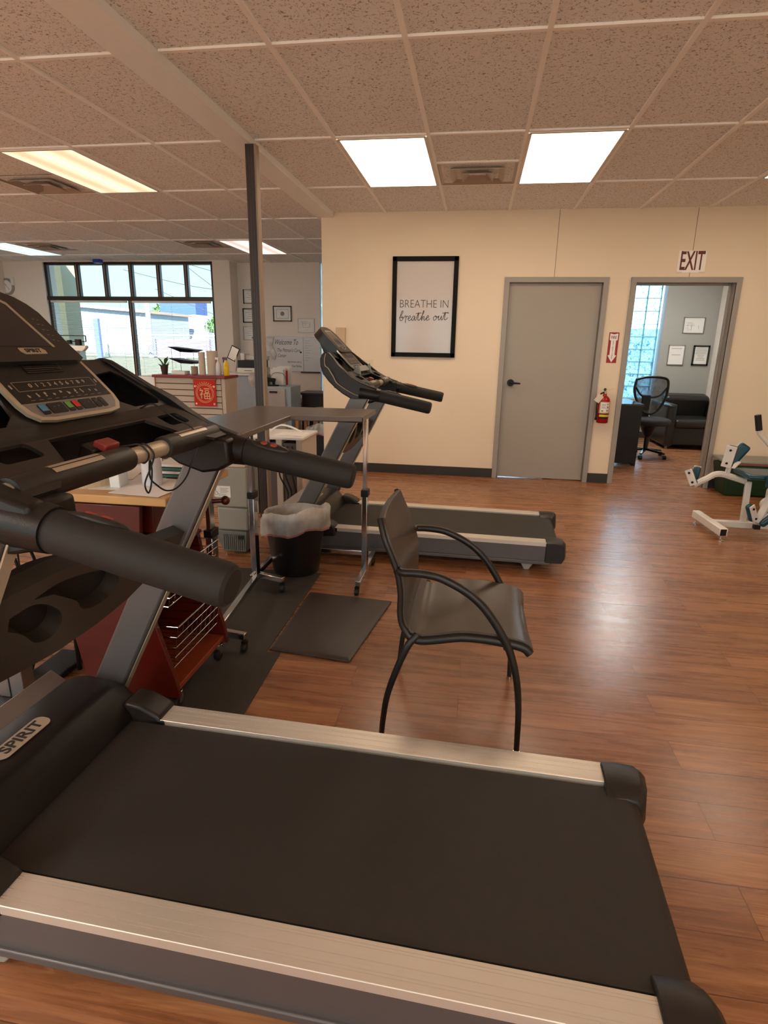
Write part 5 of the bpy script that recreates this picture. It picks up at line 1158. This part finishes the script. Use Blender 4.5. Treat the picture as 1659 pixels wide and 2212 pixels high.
M_rib = ribmat('ribbed_white_steel', (126, 138, 160)); M_rib2 = ribmat('ribbed_pale_steel', (128, 134, 152))
t = thing('metal_warehouse', 'long pale blue ribbed metal building seen through the left window', 'building', (-33, 50, .35))
MB().prism([(-37.2, .35), (-28.9, .35), (-28.9, 3.75), (-37.2, 4.35)], 50, 58).build('wall', M_rib, t, w=True, smooth=False)
MB().prism([(-37.6, 4.35), (-28.7, 3.72), (-28.7, 3.95), (-37.6, 4.6)], 49.6, 58.4).build('roof', mat('cream_roof_edge', (136, 118, 110), .6), t, w=True, smooth=False)
t = thing('rooftop_tower', 'blue rooftop structure above the metal warehouse', 'structure', (-34, 68, .35))
MB().box(-2.8, 1.6, -1, 2, 0, 5.6).build('tower', mat('blue_panel', (48, 70, 124), .5), t, smooth=False)
t = thing('carport_shed', 'shed with a dark shaded bay beyond the fence', 'building', (-31, 60, .35))
MB().box(-3.8, -.3, 0, 3, 2.9, 3.75).build('bay_roof', mat('pink_fascia', (132, 106, 98), .6), t, smooth=False); MB().box(-3.8, -.3, 2.6, 3, 0, 2.9).build('bay_back', mat('shaded_bay', (96, 104, 140), .8), t, smooth=False)
MB().prism([(-.3, 0), (3.2, 0), (3.2, 3.1), (1.8, 3.75), (-.3, 3.6)], 0, 3).build('shed_wall', M_rib2, t, smooth=False)
MB().box(-3.8, -3.6, 0, .2, 0, 2.9).build('post', M_white, t, smooth=False)
def post(x, y, z1, r, m, nm, lab, cat, grp=None): return on(MB().cyl((x, y, .35), (x, y, z1), r, n=10), nm, m, lab, cat, grp)
t = thing('chain_link_fence', 'galvanised chain link fence with barbed wire outside the window', 'fence', (-20, 35, .35))
for x in (-24.6, -22.9, -20.75, -17.8, -16.3): MB().cyl((x, 35, .35), (x, 35, 2.25 if x < -17 else 2.7), .05, n=8).build('fence_post', M_silver, t, w=True)
g = MB(); g.cyl((-25, 35, 1.75), (-15.5, 35, 1.75), .045, n=8); g.cyl((-25, 35, .5), (-15.5, 35, .5), .03, n=8); g.build('fence_rail', mat('white_pipe', (170, 176, 186), .4), t, w=True)
g = MB()
for k in range(4): g.cyl((-25, 35, 1.9 + .12 * k), (-15.5, 35, 1.9 + .12 * k), .012, n=5)
g.build('barbed_wire', M_silver, t, w=True)
g = MB()
for k in range(64):
    x = -25 + k * .15; g.tube([(x, 35, .5), (x + 1.25 if x + 1.25 < -15.5 else -15.5, 35, 1.75)], .006, 4, cap=False); g.tube([(x + 1.25, 35, .5), (x, 35, 1.75)], .006, 4, cap=False)
g.build('chain_mesh', M_silver, t, w=True); 
on(MB().box(-21.4, -17.6, 38, 38.3, .35, 1.55), 'block_wall', mat('lavender_block', (104, 92, 116), .8, var=.15, vs=8), 'low mauve block wall behind the chain link fence', 'wall')
post(-20.9, 36.5, 3.95, .16, mat('pole_wood', (120, 116, 140), .8), 'utility_pole', 'tall wooden utility pole outside the right window half', 'pole')
on(MB().box(-22.4, -22.1, 33, 33.2, .35, 2.6), 'sign_post', mat('dark_blue_post', (70, 86, 130), .7), 'thick dark post outside the left lower window pane', 'post')
for i, (a, b) in enumerate((((-23, 36, 7.6), (-12, 36, 4.6)), ((-22, 36, 5.6), (-13, 36, 4.2)), ((-20.9, 36.5, 8.0), (-14, 40, 2.5)), ((-20, 36, 4.5), (-12, 37, 1.8)), ((-21, 36, 8.2), (-12.5, 42, 6.4)))):
    on(MB().tube(spline([a, ((a[0] + b[0]) / 2, (a[1] + b[1]) / 2, (a[2] + b[2]) / 2 - .25), b], 8), .018, 5), 'power_line', M_ink, 'thin black power line crossing the sky outside the window', 'wire', 'power lines outside')
def tree(x, y, z, r, lab):
    t = thing('tree', lab, 'tree', (x, y, .35)); g = MB(); rnd = random.Random(int(x * 10))
    for k in range(420):
        u_, v_ = rnd.uniform(0, 6.28), rnd.uniform(-1, 1); q_ = rnd.uniform(.6, 1) * r; c = Vector((q_ * math.cos(u_) * math.sqrt(1 - v_ * v_) * 1.3, q_ * math.sin(u_) * math.sqrt(1 - v_ * v_), z - .35 + q_ * v_ * .7))
        d1 = Vector((rnd.uniform(-1, 1), rnd.uniform(-1, 1), rnd.uniform(-1, 1))) * r * .16; d2 = Vector((rnd.uniform(-1, 1), rnd.uniform(-1, 1), rnd.uniform(-1, 1))) * r * .16
        g.add([c - d1, c + d2, c + d1, c - d2], [(0, 1, 2, 3)])
    g.build('crown', M_leaf, t, smooth=False); MB().cyl((0, 0, 0), (0, 0, z - .35), .12, n=8).build('trunk', M_brown, t)
tree(-42, 78, 5.2, 1.6, 'distant green tree above the shed roof'); tree(-17.0, 38.5, 2.4, .8, 'green tree by the fence at the right window edge')
# covered walkway column and eave outside the window
g = MB(); g.box(-9.3, -8.75, 12, 12.5, .2, 3.1); on(g, 'walkway_column', mat('tan_stucco', (160, 144, 120), .8), 'tan walkway column outside the left window pane', 'column')
g = MB(); g.box(-12, 5, 10.45, 11.9, 3.02, 3.12); g.box(-12, 5, 11.8, 11.9, 2.92, 3.04); struct(g.build('ceiling_outside', mat('cream_soffit', (232, 220, 206), .7), smooth=False))
struct(MB().box(-12, 8, -4.6, 10.45, 3.1, 3.2).build('ceiling_roof', M_white, smooth=False))
# pale blue wall added to bounce sunlight through the glass blocks
on(MB().box(-3, 12, 13.5, 13.7, .35, 7.0), 'bounce_wall', mat('bounce_wall_blue', (186, 216, 255), .9), 'added pale blue wall bouncing sun into the glass block window', 'wall')
